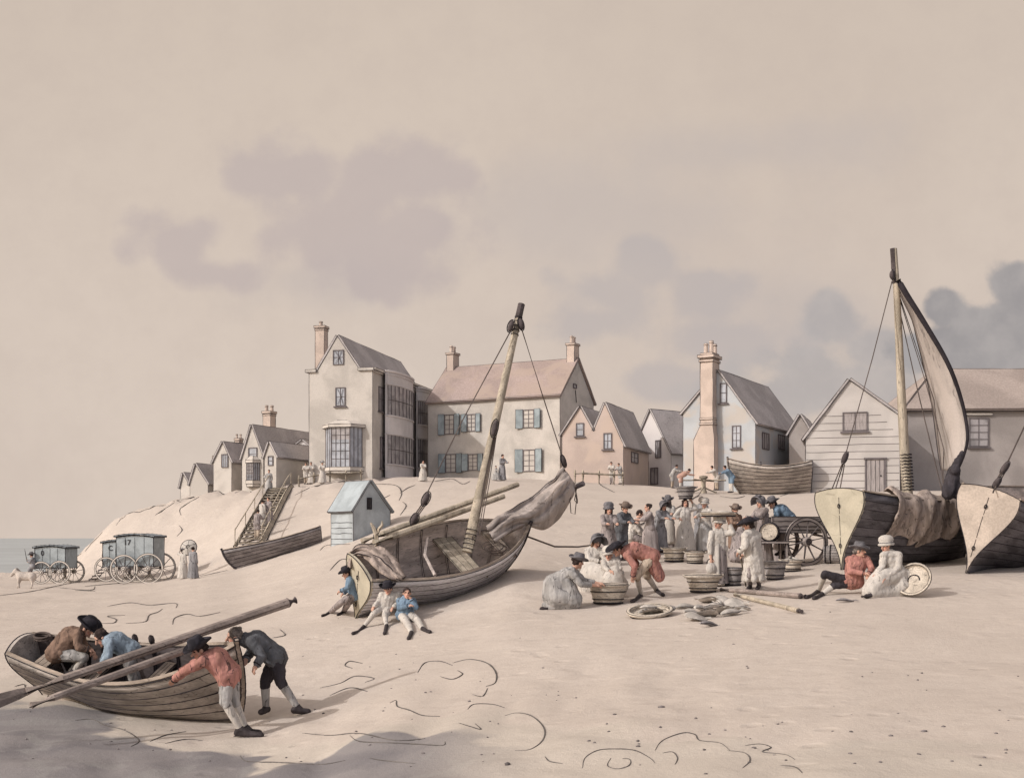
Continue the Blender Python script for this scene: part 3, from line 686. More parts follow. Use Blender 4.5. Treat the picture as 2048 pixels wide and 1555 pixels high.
# --- the old village on the left of the bank
def cot(name, label, pr, Y, th, pl, D, eave, ridge, rxp, mw=PLASTER, mr=GREYTILE, **k):
    h = House(name, label, pr, Y, th, pl=pl, D=D); h.e['category'] = 'house'
    h.body(h.loc(pr, eave).z, h.loc(rxp, ridge).z, mw, mr, 'gf', rx=min(.75, max(.3, h.loc(rxp, ridge).x / h.W)), ov=.18); return h
tg = R(-24)
h1 = cot('gabled_cottage', 'tiny leftmost cottage gable low on the edge of the bank', 381, 96, tg, 361, 3, 972, 946, 367)
h2 = cot('gabled_cottage', 'small gabled cottage second from the left on the bank', 416, 95, tg, 380, 5, 966, 928, 392)
bm = bmesh.new(); box(bm, (h2.W * .5, 2.2, h2.zr + .25), (.45, .5, 1.1)); ink(bm, .02, 40); h2.part('chimney', bm, [STONE, INKL])
h3 = cot('gabled_cottage', 'gabled cottage with a short double chimney, left of the steep village house', 463, 94, tg, 427, 7, 922, 884, 446)
h3.window('front', 444, 908, 456, 934, 3, 1); h3.chimney(473, 482, 876, 905, 3.6, pots=2, pot_h=.35)
h4 = cot('village_house', 'steep gabled village house with a tall chimney stack and a two storey bay', 527, 92, tg, 484, 7.5, 914, 850, 504)
h4.window('front', 498, 895, 514, 921, 1, 2, sill=True)
a, b = h4.loc(495, 966), h4.loc(519, 966); bay(h4, a.x, b.x - a.x, h4.loc(505, 960).z, h4.loc(505, 926).z, .5)
h4.chimney(531, 546, 822, 900, 3.4, pots=2, pot_h=.5)
h5 = cot('gabled_cottage', 'low cottage with a long roof in front of the tall chimney stack', 553, 88.5, tg, 529, 6.5, 912, 884, 539)
h5.window('front', 538, 912, 545, 930, 1, 2)
h6 = cot('gabled_cottage', 'small cottage with a hooded door against the tall narrow house', 622, 95, R(-8), 584, 4, 896, 880, 604, mw=GREYWALL)
h6.window('front', 592, 900, 604, 932, 2, 1, DARKGLASS)

# --- blue tarred hut under the bank
HUTB = mat('blue_hut_boards', lc(168, 169, 167), var=.18, vscale=1.2, fine=.06)
HUTR = mat('blue_hut_roof', lc(166, 169, 168), var=.18, vscale=1.2, fine=.06)
Hh = House('beach_hut', 'blue grey boarded beach hut with a steep roof below the bank', 706, 58, R(-47), pl=662, D=2.25, zb=None); Hh.e['category'] = 'hut'
zeH = Hh.loc(706, 1019).z; zrH = Hh.loc(738, 962, 'right').z
Hh.body(zeH, zrH, HUTB, HUTR, 'gs', rx=.45, ov=.16, th=.08)
bm = bmesh.new()
for z in (.62, .88, 1.15, 1.42, 1.68): tube(bm, [(.06 + k * (Hh.W - .12) / 5, -.012, z + random.uniform(-.02, .02)) for k in range(6)], .013, 4)
Hh.part('board_joints', bm, INK, Hh.wall)
Hh.window('right', 735, 996, 741, 1017, 2, 1, DARKGLASS, fr=INK, wmin=.2)
# ------------------------------------------------------------------ boats
class HP:
    def __init__(s, L=5, B=1.8, D=.9, st=.7, rs=.12, rb=.4, Rk=.7, tr=.15, eS=1.5, eM=.55, eB=.9, dbl=False):
        s.__dict__.update(locals())
    def hb(s, t):
        if s.dbl: q = math.sin(math.pi * min(1, max(0, t))) ** .75; return s.B / 2 * q
        if t < .45: k = s.st + (1 - s.st) * math.sin(math.pi / 2 * t / .45)
        else: k = (1 - ((t - .45) / .55) ** 2.4) ** .9 if t < 1 else 0
        return s.B / 2 * k
    def sheer(s, t): return s.D + s.rb * max(0, (t - .35) / .65) ** 2 + s.rs * max(0, (.4 - t) / .4) ** 2
    def e(s, t): return s.eS + (s.eM - s.eS) * min(1, t / .35) if t < .35 else s.eM + (s.eB - s.eM) * max(0, (t - .5) / .5)
    def p(s, t, h, off=0.0, side=1):
        w = max(0, (t - .6) / .4) ** 1.5
        x = s.L * t - s.Rk * (1 - h) ** 2.2 * w - s.tr * h * max(0, 1 - t * 4)
        if s.dbl: x += s.Rk * (1 - h) ** 2.2 * max(0, (.4 - t) / .4) ** 1.5
        y = s.hb(t) * math.sin(h * math.pi / 2) ** s.e(t)
        if s.eS > 1 and t < .3: y *= 1 - .10 * max(0, (h - .75) / .25) ** 2 * (1 - t / .3)
        z = s.sheer(t) * h
        y = max(0, y + off) if off > 0 else max(.012, y + off)
        if t >= .999: y = .02 + max(off, 0) * .5
        return (x, y * side, z)
# ------------------------------------------------------------------ soft bodies: closed limbs melted into one skin
BAKE = []
def capsule(bm, p0, r0, p1, r1, n=10):
    d = V(p1) - V(p0); L = d.length
    d = d / L if L > 1e-5 else V((0, 0, 1)); u, w = frame_of(d)
    rows = [(V(p0) - d * r0, 0)] + [(V(p0) - d * r0 * math.cos(R(a)), r0 * math.sin(R(a))) for a in (35, 65, 90)] + \
           [(V(p1) + d * r1 * math.cos(R(a)), r1 * math.sin(R(a))) for a in (90, 65, 35)] + [(V(p1) + d * r1, 0)]
    prev = None
    for c, r in rows:
        if r == 0: cur = [bm.verts.new(c)]
        else: cur = [bm.verts.new(c + (u * math.cos(2*math.pi*k/n) + w * math.sin(2*math.pi*k/n)) * r) for k in range(n)]
        if prev:
            if len(prev) == 1: [bm.faces.new((prev[0], cur[(k+1) % n], cur[k])) for k in range(n)]
            elif len(cur) == 1: [bm.faces.new((prev[k], prev[(k+1) % n], cur[0])) for k in range(n)]
            else: [bm.faces.new((prev[k], prev[(k+1) % n], cur[(k+1) % n], cur[k])) for k in range(n)]
        prev = cur
def ellip(bm, c, rad, M=None, n=2):
    T = Matrix.Translation(c)
    if M is not None: T = T @ M.to_4x4()
    bmesh.ops.create_icosphere(bm, subdivisions=n, radius=1, matrix=T @ Matrix.Diagonal((rad[0], rad[1], rad[2], 1)))
_tex = {}
def ctex(scale):
    if scale not in _tex:
        t = bpy.data.textures.new('folds', 'CLOUDS'); t.noise_scale = scale; t.noise_depth = 2; _tex[scale] = t
    return _tex[scale]
def soft(name, build, m, parent, vox=.014, smooth=3, disp=0.0, dscale=.12, post=None, off=V((0, 0, 0))):
    bm = bmesh.new(); build(bm)
    if off.length: bmesh.ops.translate(bm, verts=bm.verts, vec=-off)
    bmesh.ops.recalc_face_normals(bm, faces=bm.faces[:])
    o = obj(name, bm, m, parent)
    q = o.modifiers.new('melt', 'REMESH'); q.mode = 'VOXEL'; q.voxel_size = vox; q.use_smooth_shade = True
    if smooth: q = o.modifiers.new('even', 'SMOOTH'); q.iterations = smooth; q.factor = .5
    if disp:
        q = o.modifiers.new('folds', 'DISPLACE'); q.texture = ctex(dscale); q.strength = disp; q.mid_level = .5; q.texture_coords = 'LOCAL'
    BAKE.append((o, post)); return o
def bake_all():
    dg = bpy.context.evaluated_depsgraph_get()
    out = []
    for o, post in BAKE:
        me = bpy.data.meshes.new_from_object(o.evaluated_get(dg), preserve_all_data_layers=False, depsgraph=dg); out.append(me)
    for (o, post), me in zip(BAKE, out):
        ms = [s.material for s in o.material_slots]; o.modifiers.clear(); old = o.data; o.data = me
        me.materials.clear(); [me.materials.append(m) for m in ms]
        me.polygons.foreach_set('use_smooth', [True] * len(me.polygons))
        if post: post(o)
    BAKE.clear()

# ------------------------------------------------------------------ people
SKIN = mat('skin', lc(196, 152, 130), var=.15, vscale=6, fine=.05, bump=.05, rough=.7)
EYE = mat('dark_eye', lc(52, 40, 36), var=0, bump=0); LIP = mat('lips', lc(160, 92, 80), var=0, bump=0); CHEEK = mat('cheek', lc(196, 132, 112), var=0, bump=0)
def cloth(name, r, g, b, **k):
    q = dict(var=.3, vscale=3.2, fine=.08, fscale=30, lines=.75, lscale=3.0, lwid=.018, bump=.3, bscale=14, stretch=(2.2, 2.2, .55)); q.update(k)
    return mat(name, lc(r, g, b), **q)
WHITE = cloth('white_linen', 192, 180, 168, var=.12, lines=.45); GREYC = cloth('grey_cloth', 144, 138, 136); BLUEC = cloth('blue_cloth', 116, 132, 146)
REDC = cloth('red_cloth', 176, 122, 110, tint=lc(158, 116, 104)); BROWNC = cloth('brown_cloth', 130, 104, 88); DARKC = cloth('dark_cloth', 66, 60, 62)
TANC = cloth('tan_breeches', 176, 156, 136); PALEG = cloth('pale_grey_cloth', 168, 160, 153); SLATE = cloth('slate_cloth', 98, 96, 97); DUSK = cloth('dusky_cloth', 152, 138, 132)
BLACK = mat('black_felt', lc(52, 48, 52), var=.35, vscale=8, bump=.2); GREYF = mat('grey_felt', lc(112, 106, 106), var=.3, vscale=8); BROWNF = mat('brown_felt', lc(128, 110, 98), var=.3, vscale=8)
LEATHER = mat('dark_leather', lc(62, 54, 54), var=.3, vscale=10, rough=.6); HAIRB = mat('dark_hair', lc(62, 50, 46), var=.4, vscale=20, fine=.3, fscale=60); HAIRG = mat('grey_hair', lc(120, 108, 100), var=.4, vscale=20, fine=.3, fscale=60)
HAIRN = mat('brown_hair', lc(104, 78, 62), var=.4, vscale=20, fine=.3, fscale=60)

def head_frame(face, up):
    f = V(face).normalized(); u = (V(up) - f * V(up).dot(f))
    if u.length < .05: u = V((0, 0, 1)) - f * f.z
    u.normalize(); s = f.cross(u).normalized()
    return Matrix((s, f, u)).transposed(), s, f, u
def hat_mesh(kind, k, m, H, cen, parent, off, name='hat'):
    bm = bmesh.new(); T = Matrix.Translation(cen - off) @ H.to_4x4() @ Matrix.Rotation(R(-8), 4, 'X')
    z = .055 * k; a = k
    if kind in ('round', 'tall', 'wide'):
        hh = {'round': .13, 'tall': .17, 'wide': .10}[kind] * k; br = {'round': .185, 'tall': .17, 'wide': .215}[kind] * k; rt = {'round': .085, 'tall': .098, 'wide': .085}[kind] * k
        T = T @ Matrix.Translation((0, -.01 * k, z))
        n = 22; prof = [(br, .015), (br * 1.01, .024), (.125 * k, .0), (.112 * k, .02 * k), (.108 * k, .045 * k), (rt * 1.03, hh * .9), (rt * .8, hh), (.01, hh * .98)]
        for i in range(len(prof)): pass
        rings = []
        for i, (r, zz) in enumerate(prof):
            ring = []
            for q in range(n):
                t = 2 * math.pi * q / n; c, s_ = math.cos(t), math.sin(t)
                curl = (.045 * k * c * c if i < 2 else 0)
                ring.append(bm.verts.new(T @ V((r * c * .97, r * s_ * 1.03, zz + curl))))
            rings.append(ring)
        low = [bm.verts.new(v.co - (T.to_3x3() @ V((0, 0, .012 * k)))) for v in rings[0]]; lin_ = [bm.verts.new(T @ V((.1 * k * math.cos(2*math.pi*q/n), .1 * k * math.sin(2*math.pi*q/n), -.012 * k))) for q in range(n)]
        seq = [lin_, low] + rings
        for A_, B_ in zip(seq, seq[1:]):
            for q in range(n): bm.faces.new((A_[q], A_[(q+1) % n], B_[(q+1) % n], B_[q]))
        bm.faces.new(rings[-1]); bm.faces.new(lin_[::-1])
        o = obj(name, bm, m, parent, smooth=True, angle=50)
        bm = bmesh.new()
        tube(bm, [T @ V((.113 * k * math.cos(2*math.pi*q/16), .113 * k * math.sin(2*math.pi*q/16) * 1.03, .022 * k)) for q in range(17)], .012 * k, 5, cap=False); obj('hat_band', bm, INK, o)
        return o
    if kind == 'cap':       # linen mob cap with a ruffle
        T = T @ Matrix.Translation((0, -.04 * k, .045 * k)) @ Matrix.Rotation(R(18), 4, 'X'); n = 26
        prof = [(.128, -.05), (.142, -.02), (.112, 0), (.132, .05), (.12, .10), (.075, .135), (.01, .145)]
        rings = [[bm.verts.new(T @ V((r * k * math.cos(2*math.pi*q/n) * (1 + (.07 * math.cos(9*2*math.pi*q/n) if i < 2 else .03 * math.cos(7*2*math.pi*q/n))), r * k * 1.1 * math.sin(2*math.pi*q/n), z_ * k))) for q in range(n)] for i, (r, z_) in enumerate(prof)]
        for A_, B_ in zip(rings, rings[1:]):
            for q in range(n): bm.faces.new((A_[q], A_[(q+1) % n], B_[(q+1) % n], B_[q]))
        bm.faces.new(rings[-1]); o = obj('cap', bm, m, parent, smooth=True)
        bm = bmesh.new(); tube(bm, [T @ V((.118 * k * math.cos(2*math.pi*q/18), .127 * k * math.sin(2*math.pi*q/18), 0)) for q in range(19)], .009 * k, 5, cap=False); obj('ribbon', bm, GREYF, o); return o
    if kind == 'bonnet':    # crown at the back, stiff brim sweeping round the face, bow on top
        T = T @ Matrix.Translation((0, 0, .01 * k)); n = 20
        def B(b): ellip(b, V((0, 0, 0)), (.115 * k, .12 * k, .125 * k))
        bmesh.ops.create_icosphere(bm, subdivisions=3, radius=1, matrix=T @ Matrix.Translation((0, -.035 * k, .05 * k)) @ Matrix.Diagonal((.122 * k, .115 * k, .115 * k, 1)))
        ar = [(-.18, -.03), (-.16, .07), (-.1, .135), (0, .16), (.1, .135), (.16, .07), (.18, -.03)]
        inn = [bm.verts.new(T @ V((x * .66 * k, -.02 * k, (z_ * .72) * k))) for x, z_ in ar]; out = [bm.verts.new(T @ V((x * 1.1 * k, .14 * k, z_ * 1.15 * k))) for x, z_ in ar]
        in2 = [bm.verts.new(v.co + T.to_3x3() @ V((0, -.014, .016)) * k) for v in inn]; ou2 = [bm.verts.new(v.co + T.to_3x3() @ V((0, -.014, .016)) * k) for v in out]
        for i in range(6):
            bm.faces.new((inn[i], inn[i+1], out[i+1], out[i])); bm.faces.new((in2[i], ou2[i], ou2[i+1], in2[i+1])); bm.faces.new((out[i], out[i+1], ou2[i+1], ou2[i])); bm.faces.new((inn[i+1], inn[i], in2[i], in2[i+1]))
        for i in (0, 6): bm.faces.new((inn[i], out[i], ou2[i], in2[i]))
        bmesh.ops.recalc_face_normals(bm, faces=bm.faces[:])
        o = obj('bonnet', bm, m, parent, smooth=True, angle=45)
        bm = bmesh.new(); [ellip(bm, T @ V((x * k, .02 * k, .175 * k)), (.05 * k, .03 * k, .03 * k)) for x in (-.045, .045)]; obj('bow', bm, m, o, smooth=True); return o

def person(label, j, Y0, face=(0, -1, 0), wear=None, k=1.0, vox=.013, group=None, kh=1.16, fat=1.12, up=None):
    wear = wear or {}; P = {}
    for n_, q in j.items():
        if isinstance(q, Vector): P[n_] = q.copy()
        elif q[2] == 'g': P[n_] = G(q[0], q[1]) + V((0, 0, .035 * k))
    for n_, q in j.items():
        if n_ in P: continue
        dy = q[2]
        if isinstance(dy, str): t = P[n_[0] + 't']; P[n_] = at(q[0], q[1], t.y + float(dy[1:] or 0))
        else: P[n_] = at(q[0], q[1], Y0 + dy)
    neck, pel, hd = P['neck'], P['pelvis'], P['head']
    toes = [P[q] for q in ('lt', 'rt') if q in P]
    base = (sum(toes, V((0, 0, 0))) / len(toes)) if toes else V((pel.x, pel.y, 0))
    base = V((base.x, base.y, ground(base.x, base.y)))
    if 'base' in P: base = P['base']
    root = empty('person', base, (0, 0, 0), label, 'person', group); far = vox > .02
    ls, rs = P.get('ls'), P.get('rs'); H, hs, hf, hu = head_frame(face, up or (hd - neck).normalized() * .5 + V((0, 0, .5)))
    kk = k * kh
    if ls is None: ls, rs = neck - hs * .17 * k - V((0, 0, .04 * k)), neck + hs * .17 * k - V((0, 0, .04 * k))
    side = (rs - ls).normalized(); ax = (neck - pel).normalized()
    hips = {'l': pel - side * .085 * k, 'r': pel + side * .085 * k}
    sh = {'l': ls, 'r': rs}
    chest = pel + (neck - pel) * .68; waist = pel + (neck - pel) * .32
    hump = wear.get('hump', 0)
    if hump: b = V((0, 0, 1)) - ax * ax.z; b = b.normalized() if b.length > .1 else V((0, 0, 0)); chest += b * hump; waist += b * hump * .5
    def torso(bm, g=0.0):
        for a_, ra, b_, rb in ((pel, .125, waist, .118), (waist, .118, chest, .128), (chest, .125, neck - ax * .02 * k, .07)):
            for s_ in (-1, 1): capsule(bm, a_ + side * .045 * k * s_, (ra * fat + g) * k, b_ + side * .045 * k * s_, (rb * fat + g) * k)
        capsule(bm, ls, (.06 + g) * k, rs, (.06 + g) * k); capsule(bm, hips['l'], (.115 * fat + g) * k, hips['r'], (.115 * fat + g) * k)
        for q in 'lr': capsule(bm, sh[q], (.06 + g) * k, chest, (.09 + g) * k)
    def arm(bm, q, g=0.0, upto=1.0, hand=True):
        s_, e_, h_ = sh[q], P.get(q + 'e'), P.get(q + 'h')
        if e_ is None: return
        capsule(bm, s_, (.062 + g) * k, e_, (.046 + g) * k)
        if h_ is None: return
        d = h_ - e_; end = e_ + d * upto; capsule(bm, e_, (.046 + g) * k, end, (.046 - .014 * upto + g * 1.1) * k)
        if hand and upto == 1.0 and g == 0:
            d = d.normalized(); nrm = V((0, 0, -1)) - d * -d.z
            nrm = nrm.normalized() if nrm.length > .2 else V((0, -1, 0)); nrm = (nrm - d * nrm.dot(d)).normalized(); s2 = d.cross(nrm)
            capsule(bm, h_, .032 * k, h_ + d * .06 * k, .036 * k)
            for s_ in (-.018, .018): capsule(bm, h_ + d * .02 * k + s2 * s_ * k, .02 * k, h_ + d * .075 * k + s2 * s_ * 1.2 * k, .018 * k)
            if not far:
                for i_, (o_, ln) in enumerate(((-.034, .062), (-.012, .076), (.011, .072), (.033, .055))):
                    a_ = h_ + d * .082 * k + s2 * o_ * k; b_ = a_ + (d * .8 + nrm * .35 + s2 * o_ * 3).normalized() * ln * .55 * k; c_ = b_ + (d * .45 + nrm * .9).normalized() * ln * .5 * k
                    capsule(bm, a_, .0112 * k, b_, .0105 * k, 6); capsule(bm, b_, .0105 * k, c_, .009 * k, 6)
                a_ = h_ + d * .02 * k - s2 * .03 * k; b_ = a_ + (d * .6 - s2 * .8 + nrm * .3).normalized() * .04 * k; capsule(bm, a_, .014 * k, b_, .012 * k, 6); capsule(bm, b_, .012 * k, b_ + (d + nrm * .5).normalized() * .03 * k, .010 * k, 6)
    def leg(bm, q, g=0.0, lo=0.0, hi=1.0):
        a_, b_, c_ = hips[q], P.get(q + 'k'), P.get(q + 'a')
        if b_ is None: return
        if lo < .5: capsule(bm, a_, (.098 * fat + g) * k, b_, (.064 + g) * k)
        if hi > .5:
            m_ = b_ + (c_ - b_) * .33; e_ = c_ if hi >= 1 else b_ + (c_ - b_) * (hi - .5) * 2
            capsule(bm, b_, (.06 + g) * k, m_ if hi >= 1 else e_, (.06 + g) * k)
            if hi >= 1: capsule(bm, m_, (.06 + g) * k, c_, (.042 + g) * k)
    def foot(bm, q, g=0.0):
        c_, t_ = P.get(q + 'a'), P.get(q + 't')
        if t_ is None: return
        d = t_ - c_; hl = V((c_.x, c_.y, 0)) - V((d.x, d.y, 0)).normalized() * .04 * k; hl.z = min(t_.z + .02, c_.z - .03 * k)
        capsule(bm, c_, (.042 + g) * k, hl, (.04 + g) * k); capsule(bm, hl, (.036 + g) * k, t_, (.034 + g) * k); capsule(bm, c_, (.038 + g) * k, hl + (t_ - hl) * .5, (.04 + g) * k)
    def headm(bm):
        capsule(bm, neck, .058 * kk, hd - hu * .04 * kk, .054 * kk)
        ellip(bm, hd + hu * .02 * kk - hf * .008 * kk, (.074 * kk, .09 * kk, .095 * kk), H)
        ellip(bm, hd - hu * .05 * kk + hf * .026 * kk, (.056 * kk, .06 * kk, .062 * kk), H)
        if not far:
            capsule(bm, hd + hf * .08 * kk + hu * .015 * kk, .012 * kk, hd + hf * .108 * kk - hu * .022 * kk, .018 * kk, 8)
            ellip(bm, hd + hf * .07 * kk - hu * .092 * kk, (.024 * kk, .02 * kk, .02 * kk), H)
            for s_ in (-1, 1): ellip(bm, hd + hs * .078 * kk * s_ - hu * .005 * kk, (.012 * kk, .022 * kk, .03 * kk), H); ellip(bm, hd + hf * .072 * kk + hs * .03 * kk * s_ + hu * .032 * kk, (.026 * kk, .012 * kk, .01 * kk), H)
    def body(bm):
        torso(bm); headm(bm)
        for q in 'lr':
            arm(bm, q); foot(bm, q)
            if 'skirt' not in wear: leg(bm, q)
            elif q + 'k' in P: leg(bm, q, 0, .6, 1)
    loc = lambda v: v - base
    def face_post(o):
        me = o.data; pts = []
        for s_ in (-1, 1):
            pts.append((loc(hd + hf * .08 * kk + hs * .031 * kk * s_ + hu * .012 * kk), .017 * kk, 1)); pts.append((loc(hd + hf * .085 * kk + hs * .032 * kk * s_ + hu * .038 * kk), .014 * kk, 1))
            pts.append((loc(hd + hf * .07 * kk + hs * .048 * kk * s_ - hu * .03 * kk), .022 * kk, 3))
        pts += [(loc(hd + hf * .085 * kk + hs * x * kk - hu * .058 * kk), .013 * kk, 2) for x in (-.014, 0, .014)]
        hl = loc(hd)
        for p in me.polygons:
            c_ = p.center
            if (c_ - hl).length > .16 * kk: continue
            for q, r_, i_ in pts:
                if (c_ - q).length < r_: p.material_index = i_; break
    soft('body', body, [SKIN, EYE, LIP, CHEEK], root, vox * .8 if not far else vox, 1, post=None if far else face_post, off=base)
    w = wear
    if 'hair' in w:
        kind, hm = w['hair']
        def hair(bm):
            ellip(bm, hd + hu * .03 * kk - hf * .018 * kk, (.086 * kk, .094 * kk, .096 * kk), H)
            for i_ in range(9 if not far else 0):
                a_ = random.uniform(0, 6.28); ellip(bm, hd - hf * random.uniform(.03, .09) * kk + hs * math.cos(a_) * .06 * kk + hu * (math.sin(a_) * .06 + .02) * kk, [.035 * kk] * 3, n=1)
            if kind in ('long', 'tail'): capsule(bm, hd - hf * .07 * kk - hu * .02 * kk, .055 * kk, hd - hf * (.10 if kind == 'tail' else .06) * kk - hu * .16 * kk, (.025 if kind == 'tail' else .06) * kk)
            if kind == 'long': [capsule(bm, hd + hs * .07 * s_ * kk, .035 * kk, hd + hs * .075 * s_ * kk - hu * .12 * kk, .03 * kk) for s_ in (-1, 1)]
            if kind == 'bun': ellip(bm, hd - hf * .1 * kk + hu * .05 * kk, (.05 * kk, .05 * kk, .05 * kk), H)
        def cut(o):
            pass
        soft('hair', hair, hm, root, vox, 1, .012 if not far else 0, .03, off=base)
    if 'hat' in w: hat_mesh(w['hat'][0], kk, w['hat'][1], H, hd, root, base)
    if 'legs' in w:
        lm, upto = w['legs']
        def br(bm):
            capsule(bm, hips['l'], (.118 * fat + .012) * k, hips['r'], (.118 * fat + .012) * k); capsule(bm, pel, (.12 * fat + .01) * k, pel + (waist - pel) * .6, (.115 * fat + .004) * k)
            for q in 'lr': leg(bm, q, .02 if upto == 'knee' else .026, 0, 1.0 if upto == 'ankle' else .56)
        soft('breeches', br, lm, root, vox, 2, .03 * k if not far else 0, .09, off=base)
    if 'stock' in w:
        def st(bm): [leg(bm, q, .008, .6, 1) for q in 'lr']
        soft('stockings', st, w['stock'], root, vox, 1, off=base)
    if 'shoes' in w:
        for q in 'lr':
            if q + 't' in P: soft('shoe', lambda bm, q=q: foot(bm, q, .013), w['shoes'], root, vox, 1, off=base)
    if 'skirt' in w:
        sm, ch = w['skirt'][:2]
        if isinstance(ch, (int, float)):        # standing: pleated bell from the waist to the ground
            hem = V((pel.x, pel.y, ground(pel.x, pel.y) + w.get('hem', .05))); top = waist + ax * .03; nn = 36; rows = 9; bm = bmesh.new(); ph = random.uniform(0, 6)
            if 'hempt' in P: hem = P['hempt']
            rings = []
            for i_ in range(rows + 1):
                t = i_ / rows; c_ = top + (hem - top) * t; rr = (.135 + (ch - .135) * t ** .75) * (1 + .12 * math.sin(math.pi * min(1, t * 1.6))) * (k if t < .3 else 1)
                rings.append([bm.verts.new(c_ + V((math.cos(2*math.pi*q/nn), math.sin(2*math.pi*q/nn) * .86, 0)) * rr * (1 + t * (.055 * math.cos(9*2*math.pi*q/nn + ph) + .045 * math.cos(5*2*math.pi*q/nn + 2*ph))) + V((0, 0, random.uniform(-.012, .012) if i_ == rows else 0)) - base) for q in range(nn)])
            for A_, B_ in zip(rings, rings[1:]):
                for q in range(nn): bm.faces.new((A_[q], B_[q], B_[(q+1) % nn], A_[(q+1) % nn]))
            bm.faces.new(rings[0]); bm.faces.new(rings[-1][::-1]); bmesh.ops.recalc_face_normals(bm, faces=bm.faces[:])
            sk = obj('skirt', bm, [sm, INK], root, smooth=True, angle=60)
            if not far:
                bm = bmesh.new(); tube(bm, [v.co for v in rings[-1]] + [rings[-1][0].co] if False else [V(v) for v in [tuple(x) for x in HEM(sk, nn, rows)]], .008, 4, cap=False); obj('hem', bm, INK, sk)
            if 'apron' in w:
                bm = bmesh.new(); fa = math.atan2(hf.y, hf.x); nA = 8; g_ = []
                for i_ in range(rows):
                    t = i_ / rows; c_ = top + (hem - top) * t - base; rr = (.135 + (ch - .135) * t ** .75) * (1 + .12 * math.sin(math.pi * min(1, t * 1.6))) * 1.09 + .012
                    g_.append([bm.verts.new(c_ + V((math.cos(fa + (q / nA - .5) * 1.7), math.sin(fa + (q / nA - .5) * 1.7) * .86, 0)) * rr * (1 + .03 * math.cos(q * 2.2 + t * 2))) for q in range(nA + 1)])
                for A_, B_ in zip(g_, g_[1:]):
                    for q in range(nA): bm.faces.new((A_[q], B_[q], B_[q+1], A_[q+1]))
                o = obj('apron', bm, w['apron'], root, smooth=True); q = o.modifiers.new('thick', 'SOLIDIFY'); q.thickness = .012
        else:
            pts = [(at(a_[0], a_[1], Y0 + a_[2]) if not isinstance(a_[0], Vector) else a_[0], a_[-1]) for a_ in ch]
            def sk(bm):
                for grp in w['skirt'][2] if len(w['skirt']) > 2 else [range(len(pts))]:
                    grp = list(grp)
                    for a_, b_ in zip(grp, grp[1:]): capsule(bm, pts[a_][0], pts[a_][1] * k, pts[b_][0], pts[b_][1] * k, 14)
            soft('skirt', sk, sm, root, vox * 1.2, 4, .07 * k if not far else 0, .3, off=base)
    if 'coat' in w:
        cm, tail = w['coat'][:2]; slv = w.get('sleeve', .93)
        def ct(bm):
            torso(bm, .034 if 'skirt' not in w else .014)
            for q in 'lr':
                arm(bm, q, .022, slv, False)
                if 'lk' in P and tail > 0:
                    td = w.get('td'); dst = hips[q] + (V(td).normalized() * tail if td else (P[q + 'k'] - hips[q]).normalized() * tail)
                    capsule(bm, hips[q] + ax * .08, .13 * k, dst, .125 * k)
        soft('coat' if tail > .12 else ('bodice' if 'skirt' in w else 'jacket'), ct, cm, root, vox, 2, .035 * k if not far else 0, .10, off=base)
        if not far:
            for q in 'lr':
                if slv > .8 and q + 'h' in P:
                    e_, h_ = P[q + 'e'], P[q + 'h']; d = (h_ - e_); c_ = e_ + d * (slv + .02)
                    bm = bmesh.new(); u_, v_ = frame_of(d); tube(bm, [loc(c_ + (u_ * math.cos(a * .3927) + v_ * math.sin(a * .3927)) * .058 * k) for a in range(17)], .009 * k, 5, cap=False); obj('cuff', bm, w.get('cuff', INK), root)
    if 'smock' in w:
        sm, hemz, rad = w['smock']
        def smk(bm):
            torso(bm, .045)
            for q in 'lr': arm(bm, q, .035, .9, False)
            lo = V((pel.x, pel.y, ground(pel.x, pel.y) + hemz)); capsule(bm, waist, .19 * k, lo + V((0, 0, rad * .9)), rad)
            for a in range(7): capsule(bm, waist + V((math.cos(a), math.sin(a), 0)) * .1, .07, lo + V((math.cos(a * .9) * rad * .8, math.sin(a * .9) * rad * .8, .05)), .07)
        soft('smock', smk, sm, root, vox, 2, .04, .12, off=base)
    if 'scarf' in w:
        def sc(bm):
            capsule(bm, neck - hf * .03 * k, .068 * k, neck + hu * .03 * k - hf * .01 * k, .066 * k)
            if w.get('shawl'): [capsule(bm, neck, .075 * k, sh[q], .09 * k) for q in 'lr']; [capsule(bm, sh[q], .085 * k, chest + hf * .12 * k, .05 * k) for q in 'lr']
        soft('neckerchief', sc, w['scarf'], root, vox, 1, .012, .06, off=base)
    if 'belt' in w:
        bm = bmesh.new(); u_, v_ = frame_of(ax); tube(bm, [loc(waist + (u_ * math.cos(a * .349) * .19 + v_ * math.sin(a * .349) * .16) * k * fat) for a in range(19)], .014 * k, 5, cap=False); obj('belt', bm, w['belt'], root)
    root['_'] = 0; del root['_']
    return root, P
def HEM(o, nn, rows):
    vs = o.data.vertices; s_ = rows * nn; return [vs[s_ + q].co for q in range(nn)] + [vs[s_].co]

